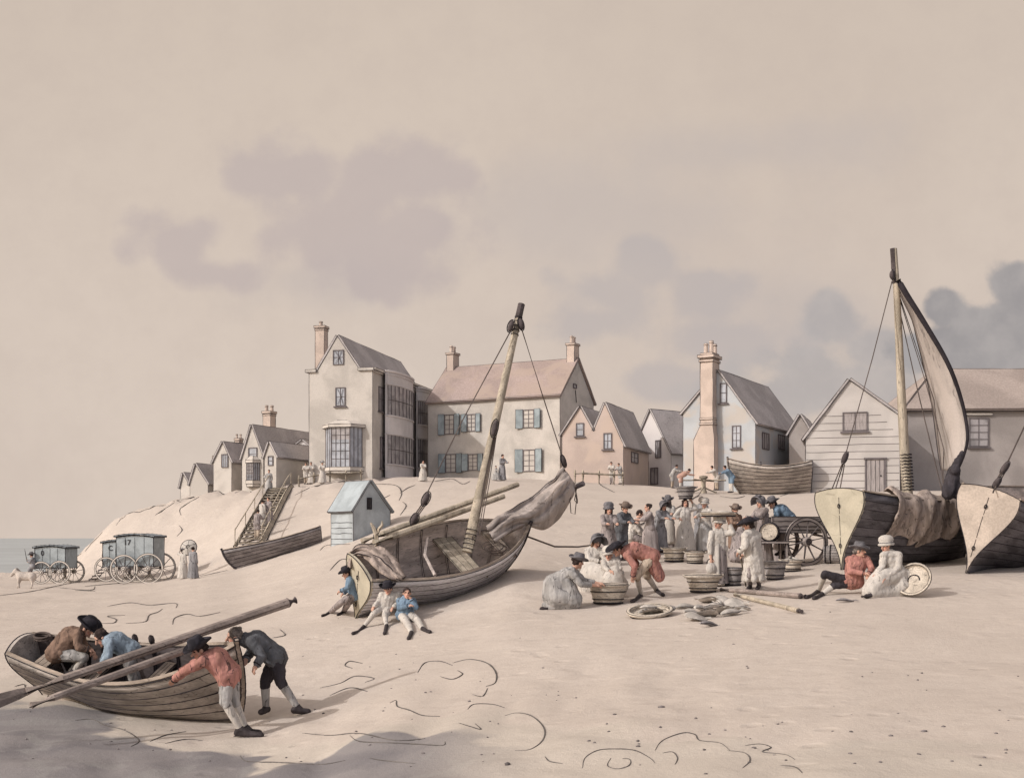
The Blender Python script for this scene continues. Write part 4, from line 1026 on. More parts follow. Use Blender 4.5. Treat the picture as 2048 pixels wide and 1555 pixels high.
def stand(px, py, h=1.62, yaw=0, lean=0, arms=('down', 'down'), wide=.1, Y=None):
    """joints of an upright figure in metres; yaw 0 looks at the camera, 90 to the right of the picture; lean bends at the hips"""
    b = at(px, py, Y) if Y else G(px, py); k = h / 1.7; f = V((math.sin(R(yaw)), -math.cos(R(yaw)), 0)); s = V((math.cos(R(yaw)), math.sin(R(yaw)), 0)) * -1
    u = V((0, 0, 1)); ld = (u * math.cos(R(lean)) + f * math.sin(R(lean))); lf = (f * math.cos(R(lean)) - u * math.sin(R(lean)))
    pel = b + u * .88 * k - f * .10 * math.sin(R(lean)) * k; neck = pel + ld * .54 * k; j = dict(pelvis=pel, neck=neck, head=neck + (ld * .7 + u * .3).normalized() * .17 * k + lf * .02 * k)
    for q, sg, am in (('l', -1, arms[0]), ('r', 1, arms[1])):
        sh = neck - ld * .05 * k + s * .17 * k * sg; j[q + 's'] = sh
        if am == 'down': e = sh - u * .28 * k + s * .05 * sg * k; hd_ = e - u * .23 * k + f * .08 * k
        elif am == 'fwd': e = sh - u * .2 * k + f * .2 * k + s * .03 * sg * k; hd_ = e + f * .22 * k + u * .0 * k - s * .05 * sg * k
        elif am == 'hip': e = sh - u * .2 * k + s * .18 * sg * k; hd_ = e - u * .1 * k - s * .17 * sg * k + f * .06 * k
        elif am == 'up': e = sh + s * .2 * sg * k + u * .04 * k; hd_ = e + u * .26 * k - s * .16 * sg * k
        elif am == 'cross': e = sh - u * .24 * k + f * .06 * k + s * .05 * sg * k; hd_ = e + f * .14 * k - s * .24 * sg * k + u * .05 * k
        elif am == 'push': e = sh + f * .2 * k - u * .12 * k; hd_ = e + f * .24 * k - u * .02 * k
        else: e, hd_ = am
        j[q + 'e'], j[q + 'h'] = e, hd_
        a = b + s * wide * sg * k + u * .085 * k; j[q + 'a'] = a - f * .03 * k; j[q + 't'] = a + f * .13 * k - u * .05 * k; j[q + 'k'] = (a + pel + s * .085 * sg * k) / 2 + f * .03 * k + u * .03 * k
    return j, (f + V((0, 0, -.1 - lean * .006))), k
# ------------------------------------------------------------------ boats, their spars and sails
def wood(name, r, g, b, **k):
    q = dict(var=.28, vscale=1.6, fine=.14, fscale=14, stretch=(.5, 3, 3), lines=.55, lscale=3.0, lwid=.014, bump=.3, bscale=18); q.update(k)
    return mat(name, lc(r, g, b), **q)
HULLD = wood('tarred_planks', 226, 218, 216, var=.18, lines=.35); HULLL = wood('bleached_planks', 182, 168, 156); INNER = wood('worn_inner_planks', 194, 176, 164); RAIL = wood('worn_rail', 160, 142, 126)
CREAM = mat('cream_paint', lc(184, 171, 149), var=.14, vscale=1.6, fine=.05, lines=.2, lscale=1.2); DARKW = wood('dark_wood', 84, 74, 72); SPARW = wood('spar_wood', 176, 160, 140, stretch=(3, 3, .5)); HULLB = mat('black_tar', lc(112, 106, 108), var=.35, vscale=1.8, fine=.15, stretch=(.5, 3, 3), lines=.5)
ROPE = mat('rope', lc(92, 80, 74), var=.2, bump=0); SAILC = cloth('pale_canvas', 178, 163, 152, vscale=.8, lscale=.8, lwid=.01, lines=.4)
CANVAS = cloth('canvas', 176, 160, 149, vscale=1.4, lscale=1.2, lwid=.012, lines=.5); NET = cloth('brown_net', 166, 147, 134, lines=.6, lscale=3, lwid=.02)
class Boat:
    def __init__(s, name, label, hp, loc, rot, ns=8, outer=HULLD, inner=INNER, transom=CREAM, clink=.016, th=.04, lo=0.0, seam=.007, cat='boat', rail=RAIL, inkr=.012, mesh_n=26):
        s.hp = hp; s.e = empty(name, loc, rot, label, cat); s.M = Matrix.Translation(loc) @ Euler(rot).to_matrix().to_4x4(); s.Mi = s.M.inverted(); s.th = th
        ts = [i / mesh_n for i in range(mesh_n + 1)]; bm = bmesh.new()
        for sd in (1, -1):
            rows = []
            for i in range(ns):
                h0, h1 = i / ns, (i + 1) / ns
                rows.append([bm.verts.new(hp.p(t, h0, clink if i else 0, sd)) for t in ts]); rows.append([bm.verts.new(hp.p(t, h1, 0, sd)) for t in ts])
            inn = [[bm.verts.new(hp.p(t, h, -th, sd)) for t in ts] for h in (1, .85, .7, .55, .4, .28, .16, .06)]
            allr = rows + inn
            for q, (A_, B_) in enumerate(zip(allr, allr[1:])):
                for k in range(mesh_n):
                    f = (A_[k], A_[k+1], B_[k+1], B_[k]); f = f if sd == -1 else f[::-1]
                    try: fc = bm.faces.new(f); fc.material_index = 1 if q >= len(rows) else 0; fc.smooth = True
                    except ValueError: pass
            for i in range(1, ns): tube(bm, [V(hp.p(t, i / ns - .006, clink * .85, sd)) for t in ts], [seam * random.uniform(.6, 1.3) for _ in ts], 4, 2, cap=False)
        s.hull = obj('hull', bm, [outer, inner, INK], s.e)
        bm = bmesh.new()          # keel and stem
        n = 12; pts = [V((hp.L * .02 + (hp.L * .58) * i / n, 0, -.03)) for i in range(n)] + [V((hp.p(1 - .4 * (1 - i / n), 0)[0], 0, -.03)) for i in range(n)] + [V((hp.p(1, i / n)[0] + .03, 0, hp.sheer(1) * i / n)) for i in range(n + 1)]
        pts.append(pts[-1] + V((.02, 0, .1)))
        tube(bm, pts, .05, 4, 0); ink(bm, inkr, 60); s.part('keel', bm, [DARKW if outer is not HULLL else RAIL, INK])
        for sd in (1, -1):
            bm = bmesh.new(); pts = [V(hp.p(t, 1, .0, sd)) + V((0, -sd * th * .3, .012)) for t in ts]
            tube(bm, pts, .038, 4, 0); tube(bm, [p + V((0, sd * .035, -.03)) for p in pts], inkr * .8, 4, 1); tube(bm, [p + V((0, -sd * .036, -.0)) for p in pts], inkr * .6, 4, 1); s.part('gunwale', bm, [rail, INK])
        if transom and not hp.dbl:
            hs = [i / 14 for i in range(15)]; out = [V(hp.p(0, h, .012, 1)) for h in hs] ; top = [V((out[-1].x, out[-1].y * q, out[-1].z + .10 * (1 - q * q))) for q in (.75, .5, .25, 0, -.25, -.5, -.75)]
            ring = out + top + [V((p.x, -p.y, p.z)) for p in out[::-1]]; bm = bmesh.new()
            a = [bm.verts.new(p + V((-.04, 0, 0))) for p in ring]; b = [bm.verts.new(p + V((.03, 0, 0))) for p in ring]; m = len(ring)
            bm.faces.new(a[::-1]); bm.faces.new(b); [bm.faces.new((a[i], a[(i+1) % m], b[(i+1) % m], b[i])) for i in range(m)]
            bmesh.ops.recalc_face_normals(bm, faces=bm.faces[:])
            tube(bm, [v.co + V((-.004, 0, 0)) for v in a] + [a[0].co], inkr, 4, 1)
            for z0, z1 in ((.93, .72), (.70, .44), (.42, .2)):
                tube(bm, [V((-.045 - hp.tr * q, random.uniform(-.004, .004), hp.sheer(0) * q)) for q in (z0, (z0 + z1) / 2, z1)], inkr * .6, 4, 1)
            s.tr = s.part('transom', bm, [transom, INK])
            for q in (.84, .33):
                bm = bmesh.new(); c = V((-.06 - hp.tr * q, 0, hp.sheer(0) * q)); tube(bm, [c + V((0, math.cos(a * .6283) * .03, math.sin(a * .6283) * .05 - .04)) for a in range(11)], .011, 5, cap=False); s.part('ring_bolt', bm, INK, s.tr)
    def part(s, name, bm, mats, parent=None, **k): return obj(name, bm, mats, parent or s.e, **k)
    def w(s, px, py, Y): return s.Mi @ at(px, py, Y)
    def thwart(s, t, zf=.72, wd=.24, name='thwart', m=RAIL, th=.045):
        hp = s.hp; y = hp.hb(t) * math.sin(zf * math.pi / 2) ** hp.e(t) - .03; bm = bmesh.new(); x = hp.p(t, zf)[0]
        box(bm, (x, 0, hp.sheer(t) * zf), (wd, y * 2, th)); ink(bm, .009, 40)
        for k in (-.2, .15): tube(bm, [(x + wd * k + random.uniform(-.01, .01), y * q, hp.sheer(t) * zf + th / 2) for q in (-.9, -.3, .3, .9)], .005, 4, 1)
        return s.part(name, bm, [m, INK])
    def ribs(s, lst, m=INNER):
        hp = s.hp
        for t in lst:
            for sd in (1, -1):
                bm = bmesh.new(); tube(bm, [V(hp.p(t, h, -s.th - .02, sd)) for h in (.05, .2, .4, .6, .8, .97)], .022, 4); ink(bm, .006, 60); s.part('rib', bm, [m, INK])
    def sole(s, t0, t1, zf=.2, m=INNER):
        hp = s.hp; bm = bmesh.new(); n = 8; L_ = []; 
        for i in range(n + 1):
            t = t0 + (t1 - t0) * i / n; y = hp.hb(t) * math.sin(zf * math.pi / 2) ** hp.e(t) - .05; z = hp.sheer(t) * zf
            L_.append([bm.verts.new((hp.p(t, zf)[0], y * q, z)) for q in (1, .5, 0, -.5, -1)])
        for A_, B_ in zip(L_, L_[1:]): [bm.faces.new((A_[k], B_[k], B_[k+1], A_[k+1])) for k in range(4)]
        for k in range(5): tube(bm, [r[k].co + V((0, 0, .004)) for r in L_], .008, 4, 1)
        s.part('floor_boards', bm, [m, INK])
    def rope(s, pts, r=.014, name='rope', m=ROPE):
        bm = bmesh.new(); tube(bm, [s.Mi @ p for p in pts], r, 5); return s.part(name, bm, m, smooth=True)
    def block(s, p, d, L=.3, r=.085, name='pulley_block', m=None):
        bm = bmesh.new(); p = s.Mi @ p; d = (s.Mi.to_3x3() @ d).normalized(); u, w_ = frame_of(d); H = Matrix((u, d, w_)).transposed()
        ellip(bm, p, (r * .75, L / 2, r), H, 2); o = s.part(name, bm, m or DARKW, smooth=True)
        bm = bmesh.new(); tube(bm, [p + (d * math.cos(a * .3927) * L * .55 + u * math.sin(a * .3927) * r * .95) for a in range(17)], .014, 5, cap=False); obj('strop', bm, INK, o); return o

# --- rowing boat being shoved off at the water's edge
k_ = .93
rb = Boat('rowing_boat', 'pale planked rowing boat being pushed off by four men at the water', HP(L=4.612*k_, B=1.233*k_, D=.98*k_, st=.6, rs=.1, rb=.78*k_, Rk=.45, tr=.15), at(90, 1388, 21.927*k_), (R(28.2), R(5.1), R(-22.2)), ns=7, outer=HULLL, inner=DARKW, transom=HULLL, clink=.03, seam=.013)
rb.ribs((.2, .35, .5, .62, .74, .84), DARKW); rb.thwart(.3, .66, .22); rb.thwart(.58, .7, .22); rb.thwart(.1, .8, .34); rb.sole(.06, .72, .2, DARKW)
for q in (.42, .5):
    p = V(rb.hp.p(q, 1, -.02, 1)); bm = bmesh.new(); tube(bm, [p + V((0, 0, -.03)), p + V((0, 0, .1)), p + V((0, 0, .17)), p + V((0, 0, .2))], [.025, .05, .045, .02], 8); rb.part('thole_pin', bm, DARKW, smooth=True)
bm = bmesh.new(); p = V(rb.hp.p(.06, 1, -.1, 1)); tube(bm, [p + V((math.cos(a * .5) * .16, math.sin(a * .5) * .1 - .04, .02 + a * .0035)) for a in range(26)], .022, 6); tag(obj('rope_coil', bm, ROPE, smooth=True), 'coil of rope on the far rail of the rowing boat by its stern', 'rope').matrix_world = rb.M
def pole(name, label, cat, a, b, r0, r1, m, blade=None, n=8, handle=True):
    bm = bmesh.new(); d = b - a; mid = (a + b) / 2; pts = [a + d * (i / 8) - mid for i in range(9)]
    tube(bm, pts, [r0 + (r1 - r0) * i / 8 for i in range(9)], n, 0)
    tube(bm, [pts[0] + V((0, -r0, -r0 * .4)), pts[4] + V((0, -(r0 + r1) / 2, -(r0 + r1) * .2)), pts[8] + V((0, -r1, -r1 * .4))], .008, 4, 1)
    e = obj(name, bm, [m, INK], smooth=True, angle=40); e.location = mid; tag(e, label, cat)
    if blade:
        L_, w_ = blade; bm = bmesh.new(); dd = -d.normalized(); u, v = frame_of(dd); a0 = a - mid
        rows = []
        for t, ww in ((-.15, .3), (.1, .75), (.4, 1), (.9, .95), (1, .7)):
            c = a0 + dd * L_ * t; rows.append([bm.verts.new(c + (v * w_ * ww * sx + u * .018 * sy)) for sx, sy in ((-1, 0), (0, 1), (1, 0), (0, -1))])
        for A_, B_ in zip(rows, rows[1:]): [bm.faces.new((A_[q], A_[(q+1) % 4], B_[(q+1) % 4], B_[q])) for q in range(4)]
        bm.faces.new(rows[0]); bm.faces.new(rows[-1][::-1]); bmesh.ops.recalc_face_normals(bm, faces=bm.faces[:]); obj('blade', bm, [m, INK], e)
    if handle:
        bm = bmesh.new(); dd = d.normalized(); tube(bm, [b - mid - dd * .02, b - mid + dd * .12], [r1 * 1.1, r1 * .8], 8); obj('handle' if blade else 'tip', bm, DARKW, e)
    return e
OARW = wood('oar_wood', 148, 132, 122, stretch=(.6, 3, 3))
pole('oar', 'longer of two oars across the rowing boat, its end high in the air', 'oar', at(52, 1382, 16.7), at(578, 1204, 18.9), .06, .075, OARW, (1.0, .1))
pole('oar', 'shorter oar lying below the long one across the rowing boat', 'oar', at(62, 1410, 16.4), at(392, 1291, 18.05), .05, .06, OARW, None)

# --- big heeled fishing boat with its mast standing
k_ = .95
mb = Boat('fishing_boat', 'heeled open fishing boat with leaning mast and cream stern mid beach', HP(L=4.676*k_, B=1.993*k_, D=1.569*k_, st=.62, rs=.05, rb=.152, Rk=.8, tr=.12), at(714, 1238, 28.81*k_), (R(34.8), R(-10.8), R(33.8)), ns=9, outer=HULLD, clink=.014, seam=.008)
mb.ribs((.16, .3, .45, .6, .75, .86)); mb.sole(.1, .78, .22); mb.thwart(.58, .74, .5, 'mast_thwart', SPARW); mb.thwart(.82, .82, .3)
bm = bmesh.new(); tube(bm, [mb.w(855, 1075, 27.9) * 1, mb.w(850, 1110, 27.6), mb.w(870, 1150, 27.2)], .04, 6); mb.part('knee', bm, INNER, smooth=True)
mf, mt = at(934, 1103, 27.75), at(1043, 608, 28.9); md = (mt - mf).normalized()
bm = bmesh.new(); pts = [mf + (mt - mf) * (i / 10) for i in range(11)]; tube(bm, [mb.Mi @ p for p in pts], [.125 - .05 * i / 10 for i in range(11)], 10)
mast = mb.part('mast', bm, SPARW, smooth=True, angle=50)
bm = bmesh.new()
for f0 in (.0, .86):
    for q in range(5): 
        c = mf + (mt - mf) * (f0 + .012 + q * .018); u, w_ = frame_of(md); rr = .132 - .05 * f0
        tube(bm, [mb.Mi @ (c + (u * math.cos(a * .5236) + w_ * math.sin(a * .5236)) * rr) for a in range(13)], .013, 4, cap=False)
obj('lashing', bm, INK, mast)
bm = bmesh.new(); tube(bm, [mb.Mi @ (mf + (mt - mf) * t) for t in (.9, .94, .97, 1.0)], [.086, .088, .084, .085], 8); obj('mast_head', bm, DARKW, mast)
mb.block(at(1022, 652, 28.6), md + V((.1, 0, 0)), .3, .09); mb.block(at(1042, 648, 28.7), md - V((.4, 0, 0)), .3, .085); mb.block(at(989, 856, 28.1), md, .42, .09)
mb.rope([at(1020, 664, 28.6), at(924, 842, 28.2), at(853, 988, 27.9)]); mb.rope([at(1044, 660, 28.7), at(1085, 790, 29.1), at(1123, 908, 29.6)])
d_ = at(853, 988, 27.9) - at(832, 1035, 27.8)
mb.block(at(852, 997, 27.9), d_, .34, .1, 'deadeye', DARKW); mb.block(at(829, 1038, 27.85), d_, .3, .1, 'deadeye', DARKW)
for o_ in (-4, 0, 4): mb.rope([at(850 + o_, 1005, 27.9), at(829 + o_, 1035, 27.85)], .016, 'lanyard')
mb.rope([at(828, 1045, 27.85), at(815, 1052, 27.9)], .02, 'lanyard')
for o_ in (0, 5, 10, 15): mb.rope([at(987 + o_ * .35, 874, 28.1), at(968 + o_ * .7, 965, 27.95), at(944 + o_ * 1.15, 1080 - o_, 27.8)], .012, 'halyard')
mb.block(at(1127, 922, 29.65), at(1130, 935, 29.6) - at(1122, 908, 29.6), .3, .08)
# lowered sail bundled over the bow on its yard
ya, yb = at(1167, 966, 30.25), at(1000, 1046, 29.0)
bm = bmesh.new(); tube(bm, [mb.Mi @ (ya + (yb - ya) * (i / 6)) for i in range(7)], [.07] * 7, 8); yard = mb.part('yard', bm, DARKW, smooth=True, angle=50)
def sheet(name, T, B, n, m, depth, mats, parent, local, pl=.1, seams=(), off=V((0, 0, 0)), thick=.035, ph=0.0):
    """gathered canvas between a top and a bottom edge; depth(u, v) pulls it towards the beach, pleats run along its length"""
    T = smooth_pts(T, 8); B = smooth_pts(B, 8); bm = bmesh.new(); rows = []
    pick = lambda L_, u: [L_[min(int(u * (len(L_) - 1)), len(L_) - 2)][k] * (1 - (u * (len(L_) - 1) - min(int(u * (len(L_) - 1)), len(L_) - 2))) + L_[min(int(u * (len(L_) - 1)), len(L_) - 2) + 1][k] * (u * (len(L_) - 1) - min(int(u * (len(L_) - 1)), len(L_) - 2)) for k in range(3)]
    for i in range(n + 1):
        u = i / n; a, b = pick(T, u), pick(B, u); row = []
        for q in range(m + 1):
            v = q / m; w = v + .05 * math.sin(u * 5 + ph); c = [a[k] + (b[k] - a[k]) * v for k in range(3)]
            e = pl * (math.sin(w * 15 + 2.2 * math.sin(u * 3.1 + ph) + ph) * .6 + math.sin(w * 27 + u * 4) * .3 + .9 * noise.noise(V((u * 6, v * 5, ph)))) * min(1, 5 * u + .25) * min(1, 5 * (1 - u) + .25)
            row.append(bm.verts.new(local(at(c[0] + 2.5 * noise.noise(V((u * 9, v * 9, 4))), c[1] + 3 * noise.noise(V((u * 8, v * 8, 9))) , c[2] - depth(u, v) - e)) - off))
        rows.append(row)
    for A_, B_ in zip(rows, rows[1:]): [bm.faces.new((A_[q], A_[q+1], B_[q+1], B_[q])) for q in range(m)]
    lines = [([r[q].co.copy() for r in rows][int(f0 * n):int(f1 * n) + 1]) for q, f0, f1 in seams]
    per = [r[0].co.copy() for r in rows], [r[-1].co.copy() for r in rows], [v.co.copy() for v in rows[0]], [v.co.copy() for v in rows[-1]]
    o = obj(name, bm, mats, parent, smooth=True); q = o.modifiers.new('thick', 'SOLIDIFY'); q.thickness = thick; q.offset = 0
    bm = bmesh.new(); [tube(bm, p, .013, 4) for p in per]; [tube(bm, [p + V((0, -.015, 0)) if off.length else p for p in L_], [.012 * math.sin(math.pi * (i + .5) / len(L_)) + .003 for i in range(len(L_))], 4) for L_ in lines if len(L_) > 2]
    obj('seams', bm, INK, o); return o
lm = lambda p: mb.Mi @ p
sheet('sail', [(1126, 934, 29.75), (1105, 958, 29.7), (1075, 985, 29.5), (1040, 1008, 29.2), (1000, 1030, 28.8), (972, 1052, 28.4)], [(1152, 972, 29.85), (1143, 995, 29.8), (1122, 1030, 29.7), (1090, 1058, 29.5), (1045, 1052, 29.0), (990, 1085, 28.3)], 44, 22, lambda u, v: .5 * math.sin(math.pi * min(1, max(0, v))) * math.sin(math.pi * min(1, u * .9 + .1)), [CANVAS, INK], mb.e, lm, .13, ((5, .05, .5), (9, .2, .8), (14, .05, .7), (18, .15, .9)))
sheet('sail_lining', [(1126, 936, 29.8), (1105, 960, 29.9), (1075, 987, 29.8), (1040, 1010, 29.5), (1005, 1034, 29.1)], [(1150, 974, 29.9), (1142, 995, 30.0), (1120, 1028, 29.9), (1090, 1052, 29.7), (1045, 1048, 29.3)], 30, 12, lambda u, v: -.35 * math.sin(math.pi * v) * math.sin(math.pi * u), [CANVAS, INK], mb.e, lm, .08, (), ph=2.0)
for q in (0, 1): mb.rope([at(1146 + q * 8, 972, 29.7), at(1140 + q * 9, 1000, 29.7), at(1142 + q * 12, 1025 - q * 20, 29.7), at(1150 + q * 5, 1028 - q * 22, 29.7), at(1153 + q * 2, 1000, 29.7), at(1150, 972, 29.7)], .012)
mb.rope([at(1128, 938, 29.6), at(1140, 955, 29.75), at(1150, 968, 29.8)], .014)
bm = bmesh.new(); c0 = at(752, 1094, 27.2); q = [c0, c0 + V((0, 0, .3)), c0 + V((-.06, 0, .45)), c0 + V((-.12, 0, .56))]; tube(bm, [mb.Mi @ p for p in q], [.055, .05, .045, .02], 6)
q = [c0 + V((0, 0, .3)), c0 + V((.07, 0, .42)), c0 + V((.14, 0, .5)), c0 + V((.14, 0, .6))]; tube(bm, [mb.Mi @ p for p in q], [.05, .045, .04, .015], 6); ink(bm, .008, 70); mb.part('boom_crutch', bm, [SPARW, INK])
pole('spar', 'longer of two pale spars laid along the far rail of the heeled fishing boat', 'spar', at(724, 1082, 27.25), at(1036, 968, 29.5), .075, .065, SPARW, handle=False)
pole('spar', 'shorter spar laid beside the long one on the far rail of the heeled boat', 'spar', at(748, 1085, 27.1), at(1008, 992, 29.1), .085, .06, SPARW, handle=False)
oo = at(740, 1100, 26.9)
o = sheet('sailcloth', [(696, 1132, 26.95), (700, 1104, 27.1), (716, 1090, 27.25), (745, 1088, 27.3), (772, 1098, 27.2), (792, 1118, 27.0), (803, 1140, 26.75), (812, 1152, 26.6)], [(702, 1136, 26.75), (708, 1114, 26.85), (722, 1112, 26.75), (738, 1122, 26.6), (752, 1138, 26.45), (768, 1150, 26.35), (786, 1158, 26.3), (800, 1160, 26.3)], 40, 12, lambda u, v: .12 + .10 * math.sin(math.pi * v), [NET, INK], None, lambda p: p, .09, ((3, .1, .8), (6, .25, .95), (9, .05, .6)), off=oo, ph=1.0); o.location = oo; tag(o, 'brown sailcloth thrown over the cream stern of the heeled fishing boat', 'sailcloth')
bm = bmesh.new()
for k in range(3): tube(bm, [mb.w(985 + 22 * math.cos(a * .45) + k * 6, 1092 + 10 * math.sin(a * .45) + k * 4, 28.2) for a in range(15)], .014, 4, cap=False)
mb.part('rope', bm, ROPE)

# --- upright fishing boat at the right, its tall mast and loosely hung sail
r3 = Boat('fishing_boat', 'upright dark fishing boat with a tall mast and curved hanging sail on the right', HP(L=6.6, B=2.45, D=1.765, eS=2.1, eM=.5, st=.62, rs=.2, rb=.338, Rk=.8, tr=.12), (8.379, 30.441, -.806), (0, 0, R(41)), ns=9, outer=HULLB, inner=INNER, clink=.016)
r3.ribs((.2, .5)); r3.thwart(.2, .8, .3); r3.thwart(.45, .8, .3); r3.sole(.1, .8, .3)
Ym = 32.2; mf, mt = at(1822, 1075, Ym), at(1786, 497, Ym); md = (mt - mf).normalized()
bm = bmesh.new(); pts = [mf + (mt - mf) * (i / 10) + V((-.03 * math.sin(i * .5), 0, 0)) for i in range(11)]; tube(bm, [r3.Mi @ p for p in pts], [.15 - .075 * i / 10 for i in range(11)], 10); mast = r3.part('mast', bm, SPARW, smooth=True, angle=50)
bm = bmesh.new()
for q in range(12):
    c = mf + (mt - mf) * (.165 + q * .011); u, w_ = frame_of(md); tube(bm, [r3.Mi @ (c + (u * math.cos(a * .5236) + w_ * math.sin(a * .5236)) * .15 + md * .02 * (a % 2)) for a in range(13)], .016, 4, cap=False)
obj('lashing', bm, INK, mast)
bm = bmesh.new(); tube(bm, [r3.Mi @ (mf + (mt - mf) * t) for t in (.88, .93, .97, 1.0)], [.085, .085, .08, .082], 8); obj('mast_head', bm, DARKW, mast)
r3.block(at(1785, 550, Ym - .1), md, .26, .085); r3.block(at(1797, 572, Ym), md - V((.3, 0, 0)), .34, .09)
r3.rope([at(1784, 562, Ym), at(1745, 715, 31.5), at(1692, 905, 30.8)], .014); r3.block(at(1690, 915, 30.75), at(1692, 905, 30.8) - at(1684, 930, 30.7), .34, .09, 'deadeye', DARKW)
for o_ in (-10, -3, 6): r3.rope([at(1687 + o_ * .3, 928, 30.7), at(1674 + o_, 977, 30.55)], .016, 'lanyard')
r3.rope([at(1790, 578, Ym), at(1835, 780, Ym), at(1885, 985, 31.6)], .016, 'halyard'); r3.rope([at(1793, 578, Ym), at(1850, 760, Ym), at(1888, 900, 31.7)], .013, 'halyard'); r3.rope([at(1795, 580, Ym), at(1868, 800, Ym), at(1888, 985, 31.6)], .013, 'halyard')
r3.rope([at(1888, 900, 31.7), at(1886, 950, 31.6), at(1890, 990, 31.5)], .013)
OUT = [(1796, 560), (1815, 592), (1838, 628), (1860, 664), (1885, 706), (1904, 745), (1920, 790), (1931, 835), (1935, 878), (1926, 915), (1914, 942)]
INN_ = [(1790, 568), (1806, 602), (1824, 640), (1834, 680), (1842, 712), (1851, 750), (1860, 790), (1867, 835), (1872, 875), (1877, 912), (1882, 940)]
bm = bmesh.new(); rows = []
for i, ((ox, oy), (ix, iy)) in enumerate(zip(smooth_pts(OUT, 3), smooth_pts(INN_, 3))):
    t = i / 30; row = []
    for q in range(9):
        f = q / 8; belly = .55 * math.sin(math.pi * f) * math.sin(math.pi * min(1, t * .9 + .05)) + .05 * math.sin(f * 9 + t * 7)
        row.append(bm.verts.new(r3.Mi @ at(ox + (ix - ox) * f, oy + (iy - oy) * f, Ym - .75 + 1.1 * f - belly * .35)))
    rows.append(row)
for A_, B_ in zip(rows, rows[1:]): [bm.faces.new((A_[q], A_[q+1], B_[q+1], B_[q])) for q in range(8)]
edge = [r[0].co.copy() for r in rows]; inn2 = [r[-1].co.copy() for r in rows]
sail = r3.part('sail', bm, SAILC, smooth=True); q = sail.modifiers.new('thick', 'SOLIDIFY'); q.thickness = .03
bm = bmesh.new(); tube(bm, edge, [.03 + .05 * (1 - i / len(edge)) for i in range(len(edge))], 6); tube(bm, inn2, .014, 5); obj('bolt_rope', bm, INK, sail, smooth=True)
def tack(bm):
    for a, b, ra, rb_ in (((1924, 905), (1908, 940), .06, .13), ((1908, 940), (1898, 985), .16, .2), ((1908, 940), (1914, 990), .12, .13)): capsule(bm, r3.w(a[0], a[1], 31.3), ra, r3.w(b[0], b[1], 31.1), rb_, 10)
soft('sail_bundle', tack, DARKC, r3.e, .025, 2, .08, .15)
# sail and nets hung over its side
bm = bmesh.new(); rows = []; hp = r3.hp
for i in range(31):
    t = .14 + .4 * i / 30; row = []
    dep = .56 + .13 * noise.noise(V((i * .35, 3, 1))) + (.1 if 8 < i < 20 else 0)
    for q in range(16):
        v = q / 15; pl = .07 * math.sin(i * .95 + 1.5 * v) + .05 * math.sin(i * .41 + 3 * v + 1)
        if v < .3: z = V(hp.p(t, 1, -.35 + v / .3 * .33, -1)) + V((0, 0, .1 + .14 * math.sin(v / .3 * math.pi) * (.7 + .5 * math.sin(i * .5)) + pl * .5))
        else: h = 1 - (v - .3) / .7 * dep; z = V(hp.p(t + .03 * (v - .3) * math.sin(i * .3), h, .07 + .05 * (v - .3) + max(-.04, pl) * (.4 + v), -1)) + V((0, 0, .06 * (1 - v)))
        row.append(bm.verts.new(z))
    rows.append(row)
for A_, B_ in zip(rows, rows[1:]): [bm.faces.new((A_[q], A_[q+1], B_[q+1], B_[q])) for q in range(15)]
o = obj('canvas_heap', bm, NET, smooth=True); q = o.modifiers.new('thick', 'SOLIDIFY'); q.thickness = .04; q = o.modifiers.new('even', 'SUBSURF'); q.levels = q.render_levels = 1
q = o.modifiers.new('folds', 'DISPLACE'); q.texture = ctex(.2); q.strength = .1; o.matrix_world = r3.M; tag(o, 'brown canvas heaped over the dark side of the upright boat', 'canvas')

# --- boat at the right edge
r4 = Boat('fishing_boat', 'black hulled leaning fishing boat with pale heart shaped stern at right edge', HP(L=6.5, B=2.354, D=1.847, eS=1.9, eM=.5, st=.66, rs=.2, rb=.35, Rk=.8, tr=.12), (11.073, 29.228, -.851), (R(17.4), R(-1.1), R(52.4)), ns=9, outer=HULLB, inner=INNER, transom=mat('pale_pink_paint', lc(186, 168, 152), var=.16, vscale=1.6), clink=.016)
r4.ribs((.3,)); r4.thwart(.3, .8, .3)
r4.block(at(2010, 935, 28.8), V((.5, 0, .8)), .34, .09, 'deadeye', DARKW); r4.block(at(1994, 965, 28.7), V((.5, 0, .8)), .3, .09, 'deadeye', DARKW)
r4.rope([at(2016, 922, 28.8), at(2050, 850, 29.5), at(2140, 640, 31.2)], .02)
for o_ in (-4, 0, 4): r4.rope([at(2007 + o_, 942, 28.8), at(1996 + o_, 962, 28.7)], .017, 'lanyard')
r4.rope([at(1992, 970, 28.68), at(1986, 985, 28.5)], .02, 'lanyard')
bm = bmesh.new(); tube(bm, [r4.w(2130, 1060, 30.5), r4.w(2140, 600, 31.2)], [.15, .09], 10); r4.part('mast', bm, SPARW, smooth=True)

